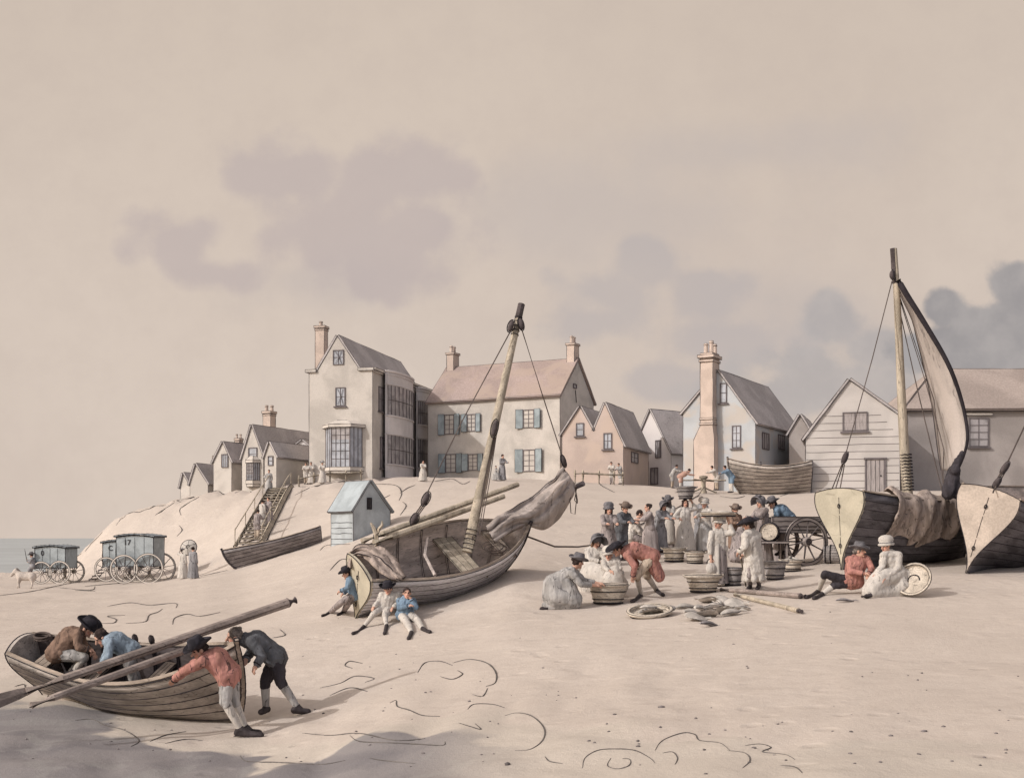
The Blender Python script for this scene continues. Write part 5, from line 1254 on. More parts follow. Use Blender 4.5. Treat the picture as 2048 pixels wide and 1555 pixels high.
# --- skiff on the beach below the stairs, and the boat hauled up by the store
SK = wood('grey_planks', 148, 138, 134)
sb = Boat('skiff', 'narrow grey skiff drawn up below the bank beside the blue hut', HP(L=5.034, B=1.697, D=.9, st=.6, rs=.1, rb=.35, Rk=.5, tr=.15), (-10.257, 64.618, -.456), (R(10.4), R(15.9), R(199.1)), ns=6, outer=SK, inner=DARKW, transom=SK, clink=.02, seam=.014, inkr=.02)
sb.thwart(.35, .75, .25); sb.thwart(.6, .75, .25)
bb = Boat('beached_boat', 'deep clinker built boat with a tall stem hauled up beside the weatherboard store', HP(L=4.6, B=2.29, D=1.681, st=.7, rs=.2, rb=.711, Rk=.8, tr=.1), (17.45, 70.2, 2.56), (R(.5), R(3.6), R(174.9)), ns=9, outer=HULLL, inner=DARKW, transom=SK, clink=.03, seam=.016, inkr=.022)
bb.thwart(.3, .8, .3); bb.thwart(.6, .8, .3)
bm = bmesh.new(); p = V(bb.hp.p(.62, 1, -.02, 1)); tube(bm, [p, p + V((0, 0, .22))], .05, 6); bb.part('thole_pin', bm, INK)
# ------------------------------------------------------------------ people
Yg = lambda px, py: G(px, py).y
man = lambda **k: dict(dict(legs=(TANC, 'knee'), stock=WHITE, shoes=LEATHER, hair=('short', HAIRB)), **k)
# men at the rowing boat
person('man in a black hat and brown coat bending in the rowing boat',
  dict(head=(175,1256,-.05), neck=(163,1264,0), pelvis=(112,1306,0), ls=(156,1268,-.17), rs=(160,1270,.15), le=(157,1293,-.25), lh=(176,1298,-.2), re=(170,1292,.2), rh=(184,1305,.1), lk=(168,1314,-.12), la=(150,1340,-.05), lt=(172,1346,-.08), rk=(165,1316,.2), ra=(140,1345,.15), rt=(160,1348,.15)), 19.55, (1,-.25,-.6), man(coat=(BROWNC, .1), hat=('round', BLACK), hump=.06, legs=(PALEG, 'knee')), 1.0)
person('man in a blue shirt with dark hair stooping in the rowing boat',
  dict(head=(203,1274,-.15), neck=(215,1279,-.1), pelvis=(262,1300,0), ls=(219,1284,-.28), rs=(222,1283,.08), le=(217,1310,-.35), lh=(204,1330,-.25), re=(214,1308,.1), rh=(203,1328,0), lk=(258,1330,-.15), la=(268,1362,-.05), lt=(255,1368,-.1), rk=(262,1330,.12), ra=(275,1360,.15), rt=(262,1366,.15)), 19.2, (-.8,-.5,-.8), man(coat=(cloth('pale_blue_shirt', 140, 150, 158), .05), hump=.03, sleeve=.7, legs=(PALEG, 'ankle')), 1.0)
person('man in a red shirt and black hat leaning over the rowing boat',
  dict(head=(399,1300,-.1), neck=(414,1312,-.05), pelvis=(458,1348,.0), ls=(408,1322,-.2), rs=(420,1310,.15), le=(377,1336,-.2), lh=(348,1358,.2), re=(392,1325,.4), rh=(362,1342,.6), lk=(450,1402,-.15), la=(480,1456,-.1), lt=(522,1469,-.15), rk=(468,1400,.05), ra=(490,1452,.1), rt=(518,1464,.1)), 17.45, (-.75,-.5,-.35), man(coat=(REDC, .1), hat=('round', BLACK), legs=(PALEG, 'knee'), hump=.05, fat=1.1), 1.03)
person('grey haired man in a slate coat pushing the rowing boat by its stem',
  dict(head=(469,1272,-.1), neck=(490,1277,0), pelvis=(552,1314,.15), ls=(505,1283,-.2), rs=(508,1278,.22), le=(524,1312,-.3), lh=(514,1328,-.35), re=(500,1305,.2), rh=(492,1318,-.1), lk=(561,1362,0), la=(594,1412,.05), lt=(616,1422,.05), rk=(530,1364,.2), ra=(532,1414,.25), rt=(522,1423,.1)), 18.6, (-1,-.35,-.25), man(coat=(SLATE, .08), hair=('tail', HAIRG), legs=(DARKC, 'knee'), stock=PALEG, hump=.05), 1.08)
# boys sitting against the heeled boat
person('boy in a blue jacket and hat resting against the cream stern of the heeled boat',
  dict(head=(694,1147,0), neck=(700,1157,.02), pelvis=(711,1188,.1), ls=(700,1161,-.13), rs=(702,1161,.15), le=(694,1175,-.18), lh=(682,1181,-.15), re=(698,1177,.15), rh=(688,1185,.1), lk=(684,1203,-.1), la=(661,1225,'g'), lt=(645,1233,'g'), rk=(696,1206,.1), ra=(688,1223,'g'), rt=(676,1231,'g')), 26.95, (-1,-.3,-.25), man(coat=(BLUEC, .08), hat=('round', BLACK), legs=(DUSK, 'ankle')), .85, kh=1.2)
person('boy in a white shirt and broad hat sitting back against the heeled boat',
  dict(head=(776,1178,-.08), neck=(779,1187,0), pelvis=(772,1214,.0), ls=(764,1190,-.05), rs=(796,1190,.0), le=(757,1202,-.08), lh=(749,1212,-.2), re=(798,1204,-.1), rh=(788,1213,-.2), lk=(748,1226,-.25), la=(729,1254,'g'), lt=(706,1269,'g'), rk=(770,1230,-.3), ra=(773,1253,'g'), rt=(769,1269,'g')), 26.2, (-.1,-1,-.1), man(coat=(WHITE, .06), hat=('round', BLACK), cuff=WHITE, legs=(WHITE, 'knee')), .88, kh=1.2)
person('bareheaded boy in a blue jacket with crossed arms, sitting beside the white shirted boy',
  dict(head=(814,1186,-.05), neck=(813,1197,0), pelvis=(810,1228,.0), ls=(799,1201,-.02), rs=(826,1202,.02), le=(799,1216,-.12), lh=(818,1211,-.25), re=(832,1214,-.12), rh=(823,1199,-.12), lk=(813,1243,-.28), la=(823,1266,'g'), lt=(817,1279,'g'), rk=(834,1238,-.22), ra=(844,1258,'g'), rt=(860,1266,'g')), 26.0, (.15,-1,0), man(coat=(BLUEC, .06), hair=('short', HAIRB), legs=(WHITE, 'ankle')), .88, kh=1.2)
# the fish market
y = Yg(1135,1216)
person('woman in a grey dress kneeling beside the big wash tub with her hat tipped back',
  dict(head=(1156,1124,.05), neck=(1146,1138,.05), pelvis=(1108,1168,.0), ls=(1143,1146,-.15), rs=(1150,1144,.18), le=(1162,1168,-.2), lh=(1192,1170,.0), re=(1168,1160,.2), rh=(1198,1166,.15), lk=(1140,1202,-.06), la=(1100,1210,-.08), lt=(1083,1217,-.1), rk=(1150,1206,.15), ra=(1100,1208,.12), rt=(1088,1212,.12), base=V((0,0,0))+G(1115,1218)), y, (.8,.4,-.1), dict(coat=(PALEG, 0), skirt=(PALEG, [(1122,1158,0,.19),(1108,1170,0,.25),(1110,1190,0,.28),(1144,1198,0,.22),(1125,1206,0,.18),(1095,1212,0,.13),(1135,1175,0,.2)], [[0,1,2,3],[2,4,5],[3,4],[0,6,3]]), hat=('round', GREYF), hair=('bun', HAIRB), shoes=LEATHER, sleeve=.6), 1.0)
person('woman in white with a tied grey bonnet seated behind the wash tub',
  dict(head=(1193,1084,0), neck=(1187,1096,.03), pelvis=(1185,1136,.1), ls=(1175,1102,0), rs=(1201,1101,0), le=(1178,1118,-.12), lh=(1200,1122,-.2), re=(1208,1114,-.1), rh=(1212,1122,-.15), base=G(1200,1160)), 27.6, (.35,-.9,-.3), dict(coat=(WHITE, 0), skirt=(WHITE, [(1185,1130,0,.22),(1185,1150,-.1,.3),(1205,1150,-.3,.26),(1210,1170,-.3,.26),(1180,1175,-.05,.3)], [[0,1,2,3],[1,4]]), hat=('bonnet', GREYF), hair=('long', HAIRN), scarf=WHITE, shawl=True), 1.0)
j, f, k = stand(1216,1128,1.62, 10, 8, ('fwd','fwd')); person('person in a round grey cap looking over the bonneted woman', j, 0, f, dict(coat=(DUSK, .1), skirt=(DUSK, .3), hat=('cap', GREYF), hair=('long', HAIRB)), k)
person('white clothed woman in a linen cap crouching between the tub and the red coated man',
  dict(head=(1217,1109,0), neck=(1220,1119,.03), pelvis=(1230,1148,.1), ls=(1208,1124,0), rs=(1234,1122,.05), le=(1210,1136,-.1), lh=(1222,1142,-.25), re=(1240,1136,-.05), rh=(1232,1145,-.2), base=G(1230,1168)), 27.0, (-.3,-.9,-.2), dict(coat=(WHITE, 0), skirt=(WHITE, [(1230,1145,0,.2),(1228,1158,-.15,.26),(1232,1172,-.1,.3)]), hat=('cap', WHITE), hair=('short', HAIRN), sleeve=.6), .95)
person('man in a red coat bending with hands on his knees by the tub',
  dict(head=(1235,1099,-.05), neck=(1249,1101,0), pelvis=(1305,1112,.1), ls=(1254,1110,-.2), rs=(1258,1104,.2), le=(1269,1131,-.3), lh=(1266,1151,-.2), re=(1272,1126,.2), rh=(1275,1146,.2), lk=(1274,1151,-.12), la=(1281,1192,'g'), lt=(1264,1205,'g'), rk=(1293,1149,.2), ra=(1313,1182,'g'), rt=(1326,1192,'g')), Yg(1290,1200), (-.85,-.4,-.35), man(coat=(REDC, .46), td=(.35,.1,-1), hat=('wide', BLACK), legs=(TANC, 'knee'), hump=.07), 1.02)
y = Yg(1278,1105)
person('man in a white shirt with a blue neckerchief sitting sideways behind the red coated man',
  dict(head=(1280,1028,0), neck=(1272,1040,0), pelvis=(1262,1072,0), ls=(1266,1044,-.16), rs=(1270,1044,.17), le=(1278,1062,-.2), lh=(1290,1070,-.1), re=(1282,1060,.2), rh=(1296,1068,.1), lk=(1286,1080,-.12), la=(1290,1104,'g'), lt=(1300,1110,'g'), rk=(1288,1079,.12), ra=(1283,1102,'g'), rt=(1294,1106,'g')), y, (1,-.2,-.25), man(coat=(WHITE, .05), scarf=BLUEC, legs=(DUSK, 'ankle'), cuff=WHITE), 1.0)
j, f, k = stand(1300,1108,1.5, -80, 6, ('fwd','fwd')); person('woman in a dusky dress facing the man with the blue neckerchief', j, 0, f, dict(coat=(DUSK, 0), skirt=(DUSK, .28), hair=('bun', HAIRB), sleeve=.6), k)
j, f, k = stand(1336,1097,1.6, -10, 8, ('fwd','hip')); person('woman with long hair under a grey hat looking down at a basket', j, 0, f, dict(coat=(PALEG, 0), skirt=(DUSK, .27), hat=('round', GREYF), hair=('long', HAIRG), sleeve=.6, apron=WHITE), k)
j, f, k = stand(1370,1103,1.6, 10, 0, ('up','hip')); bl, bf, bk = j, f, k
person('woman in white carrying a bushel basket on her head, one hand raised to it', j, 0, f, dict(coat=(WHITE, 0), skirt=(WHITE, .33), hair=('long', HAIRB), sleeve=.5), k)
j, f, k = stand(1402,1094,1.62, 150, 4, ('down','down')); person('person in grey standing behind the woman with the basket on her head', j, 0, f, dict(coat=(GREYC, 0), skirt=(GREYC, .27), hair=('bun', HAIRG)), k)
y = Yg(1440,1172); tj = dict(head=(1437,1046,0), neck=(1436,1059,.02), pelvis=(1437,1098,.05), ls=(1424,1066,-.06), rs=(1450,1066,.0), le=(1419,1090,-.1), lh=(1422,1118,-.12), re=(1466,1066,-.05), rh=(1456,1040,0), base=G(1440,1172))
person('woman in an apron balancing a flat tray of fish on her head', tj, y, (-.75,-.6,-.1), dict(coat=(WHITE, 0), skirt=(DUSK, .24), apron=WHITE, hat=('cap', WHITE), hair=('short', HAIRB), sleeve=.55, hem=.06), 1.0)
y = Yg(1510,1184)
person('man in a long white smock and black hat leaning on a stick',
  dict(head=(1497,1050,-.05), neck=(1500,1064,0), pelvis=(1508,1118,.05), ls=(1491,1072,-.15), rs=(1514,1071,.12), le=(1490,1092,-.2), lh=(1480,1102,-.12), re=(1512,1098,.1), rh=(1490,1108,.1), lk=(1500,1150,-.08), la=(1500,1174,'g'), lt=(1494,1183,'g'), rk=(1516,1148,.08), ra=(1518,1172,'g'), rt=(1514,1180,'g')), y, (-.9,.25,-.1), man(smock=(WHITE, .24, .25), hat=('wide', BLACK), legs=(DUSK, 'knee'), stock=DUSK), 1.02)
j, f, k = stand(1527,1118,1.68, -60, 10, ('fwd','fwd'), Y=33.2); person('person in a grey bonnet and shawl standing behind the barrel on the cart', j, 0, f, dict(coat=(DUSK, 0), skirt=(DUSK, .28), hat=('bonnet', GREYF), hair=('long', HAIRG), scarf=DUSK, shawl=True), k)
person('man in a blue jacket and grey hat lolling over the side of the cart',
  dict(head=(1545,1007,-.05), neck=(1553,1015,0), pelvis=(1580,1036,.1), ls=(1553,1022,-.16), rs=(1557,1020,.18), le=(1553,1042,-.2), lh=(1550,1062,-.2), re=(1560,1036,.15), rh=(1556,1050,.1), lk=(1562,1066,-.1), la=(1560,1100,0), lt=(1552,1108,-.05), rk=(1572,1064,.15), ra=(1568,1098,.15), rt=(1560,1106,.1), base=at(1575,1120,33.4)), 33.4, (-1,-.3,-.25), man(coat=(BLUEC, .1), hat=('round', GREYF), legs=(DUSK, 'ankle'), hump=.04), 1.0)
y = Yg(1660,1196)
person('man in a red jacket sitting on the sand with one knee raised',
  dict(head=(1719,1102,0), neck=(1714,1115,.03), pelvis=(1706,1163,.1), ls=(1699,1119,0), rs=(1733,1118,.05), le=(1700,1142,-.12), lh=(1728,1146,-.25), re=(1744,1136,-.05), rh=(1738,1147,-.2), lk=(1650,1147,-.1), la=(1637,1184,'g'), lt=(1613,1197,'g'), rk=(1668,1170,.0), ra=(1645,1190,'g'), rt=(1628,1199,'g')), 25.5, (.85,-.55,.05), man(coat=(REDC, .14), hat=('round', GREYF), hair=('short', HAIRG), legs=(DARKC, 'knee'), scarf=WHITE), 1.0)
person('woman in a white cap and pale dress seated beside the man in the red jacket',
  dict(head=(1771,1091,0), neck=(1776,1104,.03), pelvis=(1797,1155,.1), ls=(1767,1111,-.05), rs=(1797,1110,.0), le=(1764,1132,-.1), lh=(1750,1150,-.2), re=(1797,1136,-.1), rh=(1770,1156,-.28), base=G(1785,1194)), 25.3, (-.8,-.55,-.25), dict(coat=(WHITE, 0), skirt=(WHITE, [(1797,1150,.05,.2),(1798,1172,.05,.26),(1760,1158,-.15,.2),(1742,1182,-.2,.2),(1785,1184,0,.22),(1812,1150,.1,.16),(1808,1178,.1,.2)], [[0,1,4,3],[0,2,3],[0,5,6,4]]), hat=('cap', WHITE), hair=('short', HAIRB), scarf=WHITE, shawl=True, sleeve=.6, shoes=LEATHER), 1.0)
bm = bmesh.new(); p = G(1724, 1197) + V((0, 0, .05)); tube(bm, [p, p + V((.1, .05, .0)), p + V((.22, .1, .02))], [.03, .05, .045], 8); o = obj('shoe', bm, LEATHER, bpy.data.objects[[q.name for q in C.objects if q.get('label', '').startswith('woman in a white cap and pale')][0]], smooth=True); o.location = -V(o.parent.location)
j, f, k = stand(1411,1104,1.6, -30, 10, ('fwd','fwd')); person('woman in white behind the tray carrier, bending a little forward', j, 0, f, dict(coat=(WHITE, 0), skirt=(PALEG, .3), hat=('cap', WHITE), hair=('short', HAIRN), sleeve=.6), k)
j, f, k = stand(1318,1104,1.55, 30, 24, ('fwd','fwd')); person('stooping grey gowned woman between the seated man and the long haired woman', j, 0, f, dict(coat=(GREYC, 0), skirt=(GREYC, .3), hat=('bonnet', GREYF), hair=('long', HAIRB), sleeve=.6), k)
j, f, k = stand(1243,1120,1.6, 30, 18, ('fwd','fwd')); person('dark coated man in a round hat behind the red coated man', j, 0, f, dict(coat=(SLATE, .4), legs=(DUSK, 'knee'), stock=DUSK, shoes=LEATHER, hat=('round', BROWNF), hair=('short', HAIRB)), k)
j, f, k = stand(1468,1118,1.55, 20, 6, ('cross','fwd')); person('brown coated man in a slouched hat behind the sack', j, 0, f, dict(coat=(BROWNC, .4), legs=(DUSK, 'knee'), stock=DUSK, shoes=LEATHER, hat=('round', BROWNF), hair=('short', HAIRB)), k)
j, f, k = stand(1562,1126,1.2, -60, 30, ('fwd','fwd')); person('child in dusky clothes stooping over the baskets by the cart wheel', j, 0, f, dict(coat=(DUSK, 0), skirt=(DUSK, .24), hair=('bun', HAIRB), sleeve=.6), k)
# --- far figures
FV = .034
def fig(label, px, py, h, yaw=0, lean=0, arms=('down','down'), wear=None, Y=None, group=None):
    j, f, k = stand(px, py, h, yaw, lean, arms, Y=Y); return person(label, j, 0, f, wear, k, FV, group)
lady = lambda c=WHITE, **k: dict(dict(coat=(c, 0), skirt=(c, .3), hair=('bun', HAIRB)), **k)
chap = lambda c=DUSK, l=TANC, **k: dict(dict(coat=(c, .3), legs=(l, 'ankle'), hair=('short', HAIRB), shoes=LEATHER), **k)
fig('woman in white carrying the open parasol on the beach', 366, 1157, 1.6, 150, 0, ('up','down'), lady(WHITE, hat=('round', GREYF)))
fig('grey gowned woman walking beside the woman with the parasol', 386, 1157, 1.62, 160, 0, ('down','down'), lady(GREYC))
fig('lowest figure climbing the bank stairs, in pale clothes', 514, 1077, 1.7, 150, 8, ('down','fwd'), chap(DUSK, TANC))
fig('woman in white midway up the bank stairs', 524, 1052, 1.6, 150, 5, ('down','down'), lady(WHITE))
fig('dusky figure on the bank stairs ahead of the woman in white', 538, 1048, 1.65, -30, 5, ('down','fwd'), lady(DUSK))
fig('pale figure standing at the head of the bank stairs', 538, 985, 1.65, 0, 0, ('down','hip'), lady(PALEG))
fig('figure in white beside the low cottage behind the stair head', 552, 976, 1.7, 20, 0, ('down','down'), lady(WHITE))
fig('figure leaning on the bank railing left of the bay window', 612, 968, 1.6, 0, 10, ('fwd','fwd'), chap(WHITE))
fig('second figure at the bank railing, nearer the bay window', 622, 967, 1.6, 10, 6, ('fwd','fwd'), lady(WHITE))
fig('figure in a round straw hat at the railing under the bay window', 645, 966, 1.55, 0, 8, ('fwd','fwd'), lady(WHITE, hat=('round', PALEG)))
fig('figure resting by the bow bays of the tall house', 846, 962, 1.4, 10, 20, ('fwd','fwd'), lady(WHITE))
fig('woman in grey outside the cream house beside a child', 1004, 961, 1.75, 40, 6, ('fwd','cross'), lady(GREYC))
fig('small child beside the woman in grey outside the cream house', 992, 961, 1.0, 60, 0, ('down','fwd'), lady(PALEG))
fig('white clothed lounger leaning on the fence in front of the pink cottage', 1224, 968, 1.55, -20, 22, ('fwd','fwd'), chap(WHITE, DUSK))
fig('lounger in pale grey on the fence at the corner of the pink cottage', 1241, 968, 1.5, -40, 26, ('fwd','fwd'), chap(PALEG, WHITE))
fig('figure in grey pushing on the left end of the capstan bar', 1345, 976, 1.5, 70, 30, ('push','push'), chap(PALEG, TANC), Y=73)
fig('man in a reddish coat bent over the capstan bar', 1362, 981, 1.6, 75, 62, ('push','push'), chap(mat('reddish_coat', lc(172, 136, 120)), WHITE), Y=70)
fig('white clothed hand pushing the right end of the capstan bar', 1433, 980, 1.6, -70, 35, ('push','push'), chap(WHITE, TANC), Y=73.5)
fig('man in a blue coat and cream breeches leaning hard on the capstan bar', 1462, 985, 1.75, -72, 42, ('push','push'), chap(BLUEC, WHITE), Y=70)
# ------------------------------------------------------------------ baskets, tubs, fish, cart, machines
WICK = mat('pale_wicker', lc(192, 176, 158), var=.2, vscale=3, fine=.2, fscale=40, lines=.5, lscale=6, lwid=.03, stretch=(1, 1, 4)); WICKG = mat('grey_wicker', lc(148, 138, 132), var=.25, vscale=3, fine=.2, fscale=40, lines=.5, lscale=6, lwid=.03, stretch=(1, 1, 4))
FISHM = mat('fish_skin', lc(186, 174, 162), var=.25, vscale=5, fine=.1, rough=.5, spec=.3); FISHD = mat('dark_fish_skin', lc(140, 130, 126), var=.3, vscale=5, rough=.5, spec=.3)
def tub(name, label, cat, loc, r, h, m=WICK, flare=.78, rim=.035, handles=True, group=None, tilt=(0, 0, 0), sq=1.0, fill=.55, bands=2):
    e = empty(name, loc, tilt, label, cat, group); rb_ = r * flare; bm = bmesh.new()
    prof = [(.02, .012), (rb_ * .95, .012), (rb_, .03), (rb_ + (r - rb_) * .5, h * .5), (r, h), (r - .025, h), (rb_ + (r - rb_) * .5 - .03, h * .5), (rb_ - .03, .05), (.02, .05)]
    lathe(bm, prof, 26, squash=sq); 
    for q in range(bands):
        z = h * (.25 + .4 * q); rr = rb_ + (r - rb_) * (z / h) + .008; tube(bm, [(rr * math.cos(a * .3142), rr * math.sin(a * .3142) * sq, z) for a in range(21)], .012, 5, 1, cap=False)
    tube(bm, [((rb_ + .01) * math.cos(a * .3142), (rb_ + .01) * math.sin(a * .3142) * sq, .02) for a in range(21)], .016, 5, 1, cap=False)
    body = obj('body', bm, [m, INK], e, smooth=True, angle=50)
    bm = bmesh.new(); tube(bm, [(r * math.cos(a * .2618), r * math.sin(a * .2618) * sq, h) for a in range(25)], rim, 7, cap=False)
    for k in (-1, 1): tube(bm, [((r + rim * k * .8) * math.cos(a * .2618), (r + rim * k * .8) * math.sin(a * .2618) * sq, h + rim * .5) for a in range(25)], .008, 4, 1, cap=False)
    obj('rim', bm, [m, INK], e, smooth=True)
    if handles:
        for sx in (-1, 1):
            bm = bmesh.new(); tube(bm, [(sx * (r + .01 + .06 * math.sin(a * math.pi / 6)), .1 * math.cos(a * math.pi / 6), h - .02 + .05 * math.sin(a * math.pi / 6)) for a in range(7)], .016, 6); obj('handle', bm, m, e, smooth=True)
    return e
def fish_mesh(L=.4, w=.09, t=.05, m=FISHM, flat=False):
    bm = bmesh.new(); n = 10; rings = []
    for i in range(9):
        x = i / 8; ww = w * (math.sin(math.pi * min(1, x * .82 + .12)) ** (.8 if flat else 1.0)) * (1.7 if flat else 1); tt = t * math.sin(math.pi * min(1, x * .85 + .1)) + .004
        rings.append([bm.verts.new((L * (x - .5), ww * math.cos(2*math.pi*k/n), .02 + tt * math.sin(2*math.pi*k/n) + .02 * math.sin(x * 5))) for k in range(n)])
    for A_, B_ in zip(rings, rings[1:]): [bm.faces.new((A_[k], A_[(k+1) % n], B_[(k+1) % n], B_[k])) for k in range(n)]
    bm.faces.new(rings[0][::-1]); bm.faces.new(rings[-1])
    tl = bmesh.new(); a = L * .5
    def fin(p, z): 
        v = [bm.verts.new((x, y, z + .006)) for x, y in p]; v2 = [bm.verts.new((x, y, z - .006)) for x, y in p]; k = len(p)
        bm.faces.new(v); bm.faces.new(v2[::-1]); [bm.faces.new((v[i], v2[i], v2[(i+1) % k], v[(i+1) % k])) for i in range(k)]
    fin([(a - .03, -.012), (a + .10, -.075), (a + .07, 0), (a + .10, .075), (a - .03, .012)], .02); fin([(-.02, w * .8), (-.08, w * 1.5), (.06, w * 1.2), (.08, w * .8)], .02)
    bmesh.ops.recalc_face_normals(bm, faces=bm.faces[:]); tl.free()
    for sx in (-1, 1): tube(bm, [(L * (x - .5), sx * w * (math.sin(math.pi * min(1, x * .82 + .12)) ** .9) * (1.68 if flat else 1), .022 + .02 * math.sin(x * 5)) for x in (.02, .2, .4, .6, .8, .97)], .006, 4, 1)
    tube(bm, [(-L * .28, -w * .7, .02 + t * .75), (-L * .25, 0, .024 + t), (-L * .28, w * .7, .02 + t * .75)], .005, 4, 1)
    bmesh.ops.create_icosphere(bm, subdivisions=1, radius=.014, matrix=Matrix.Translation((-L * .38, .0, .02 + t * .75)))
    return bm
FM = {}
def fish(label, p, rz, kind='cod', tilt=(0, 0), sc=1.0, group='fish heaped on the sand', parent=None):
    if kind not in FM:
        o = obj('fish', fish_mesh(*{'cod': (.48, .075, .05), 'flat': (.42, .13, .025), 'thin': (.5, .05, .04)}[kind], flat=kind == 'flat'), [FISHD if kind == 'thin' else FISHM, INK], smooth=True, angle=60); FM[kind] = o
    else: o = FM[kind].copy(); C.objects.link(o)
    o.location = p; o.rotation_euler = (R(tilt[0]), R(tilt[1]), R(rz)); o.scale = (sc,) * 3; tag(o, label, 'fish', group); return o
tub('wash_tub', 'big pale tub on the sand between the kneeling woman and the red coated man', 'tub', G(1216, 1206), .41, .40, WICK, .75)
tub('basket', 'round rimmed basket on the sand left of the smocked man, poles behind it', 'basket', G(1406, 1183), .39, .36, WICK, .72, .05)
tub('basket', 'shaded grey basket on the sand between the tray carrier and the smocked man', 'basket', G(1466, 1170), .22, .40, WICKG, .8)
tub('basket', 'pale tub at the feet of the long haired woman in the grey hat', 'basket', G(1348, 1122), .31, .36, WICK, .85)
tub('basket', 'low pale tub in front of the woman carrying a basket on her head', 'basket', G(1390, 1126), .25, .30, WICK, .85)
tub('basket', 'grey tub under the tail of the cart, beside the smocked man', 'basket', G(1550, 1158), .27, .42, WICKG, .75)
tb = tub('basket', 'pale basket heaped with fish just left of the cart wheel', 'basket', G(1583, 1142), .26, .28, WICK, .85)
for i, (dx, dy, z, rz) in enumerate(((-.06, -.08, .28, 20), (.08, .0, .31, -30), (-.02, .08, .34, 70))): fish('fish piled in the basket just left of the cart wheel', tb.location + V((dx, dy, z)), rz, 'cod', (10, 5), .7, 'fish in the basket by the wheel')
hp_ = bl['head']; bk_loc = V((hp_.x + .02, hp_.y + .02, hp_.z + .12)); tub('bushel_basket', 'deep bushel basket carried on the head of the woman in white', 'basket', bk_loc, .29, .36, WICKG, .68)
ty = Yg(1440, 1172); tp = at(1437, 1033, ty)
tr_ = tub('fish_tray', 'long flat tray carried on the head of the woman in the apron', 'tray', tp, .42, .09, WICK, .92, .025, False, sq=.6, bands=0)
for i, (dx, dy, rz) in enumerate(((-.15, 0, 5), (.1, -.08, -12), (.15, .08, 172))): fish('fish lying on the tray carried on the head of the woman in the apron', tp + V((dx, dy, .07)), rz, 'cod', (0, 0), .85, 'fish on the carried tray')
j = tj; hp2 = at(1422, 1120, ty - .12)
bm = bmesh.new(); ellip(bm, V((0, 0, -.19)), (.13, .1, .15)); tube(bm, [V((.1 * math.cos(a * math.pi / 8), 0, -.07 + .11 * math.sin(a * math.pi / 8))) for a in range(9)], .012, 5, 1); o = obj('bundle', bm, [WHITE, INK], smooth=True); o.location = hp2; tag(o, 'small white bundle hanging from the hand of the woman with the tray', 'bundle')
bp = G(1300, 1232); bt = tub('flat_basket', 'oval flat basket of fish tipped up on the sand in front of the tub', 'basket', bp + V((0, .02, .02)), .44, .10, WICK, .88, .04, False, tilt=(R(17), R(-6), R(12)), sq=.72, bands=0)
bm = bmesh.new(); tube(bm, [(.42 + .09 * math.sin(a * math.pi / 6), .09 * math.cos(a * math.pi / 6), .1) for a in range(7)], .03, 6); obj('handle', bm, [WICKG], bt, smooth=True)
Mb = Matrix.Translation(bt.location) @ bt.rotation_euler.to_matrix().to_4x4()
for i, (x, y, rz, kd) in enumerate(((-.12, .02, 35, 'cod'), (.1, -.05, 150, 'flat'), (.02, .12, -15, 'cod'), (-.05, -.14, 200, 'flat'))):
    fish('fish lying in the oval flat basket', Mb @ V((x, y, .08 + .02 * i)), rz + 12, kd, (17, -6), .75, 'fish in the oval basket')
for i, (px, py, rz, kd, tl) in enumerate(((1372, 1216, 20, 'cod', 12), (1384, 1228, 40, 'cod', 14), (1400, 1222, 55, 'cod', 20), (1392, 1240, 10, 'flat', 16), (1418, 1206, 170, 'flat', 18), (1425, 1218, 200, 'cod', 24), (1412, 1234, 190, 'flat', 26), (1450, 1206, 10, 'flat', 20), (1468, 1212, -15, 'flat', 22), (1446, 1228, 165, 'flat', 26), (1462, 1230, 30, 'cod', 18), (1476, 1222, 185, 'cod', 16), (1420, 1252, 35, 'thin', 8), (1435, 1212, 90, 'cod', 30))):
    g = G(px, py); fish('fish in the heap on the bare sand before the poles', g + V((0, 0, .05 if tl > 15 else .02)), rz, kd, (tl, random.uniform(-8, 8)), 1.05)
fish('single dark fish on the sand before the couple seated by the upright boat', G(1690, 1204) + V((0, 0, .03)), 12, 'thin', (8, 0), .8, None)
# loose poles on the sand
def lie(label, a, b, r0, r1, m=OARW):
    p, q = G(*a) + V((0, 0, r0)), G(*b) + V((0, 0, r1)); pole('pole', label, 'pole', p, q, r0, r1, m, None)
lie('dark tipped pole on the sand running from the round basket to the seated man', (1442, 1182), (1602, 1197), .045, .06); lie('pale pole on the sand, nearest of the two below the smocked man', (1470, 1192), (1598, 1226), .045, .05, SPARW)
rp = G(1430, 1178)
# walking stick of the smocked man, round basket leaning by the seated woman
ys = Yg(1510, 1184); a, b = at(1479, 1100, ys - .15), G(1492, 1172); pole('walking_stick', 'pale stick in the hand of the man in the white smock', 'stick', b, a, .016, .018, SPARW)
dl = G(1826, 1192); dk = tub('lid_basket', 'round shallow basket leaning on its edge beside the woman in the white cap', 'basket', dl + V((.03, .0, .32)), .36, .09, WICK, .9, .03, False, tilt=(R(62), R(0), R(-38)), bands=0)
bm = bmesh.new(); tube(bm, [(.12 * math.cos(a * .45), .12 * math.sin(a * .45), .055) for a in range(9)], .014, 5); obj('loop', bm, INK, dk)
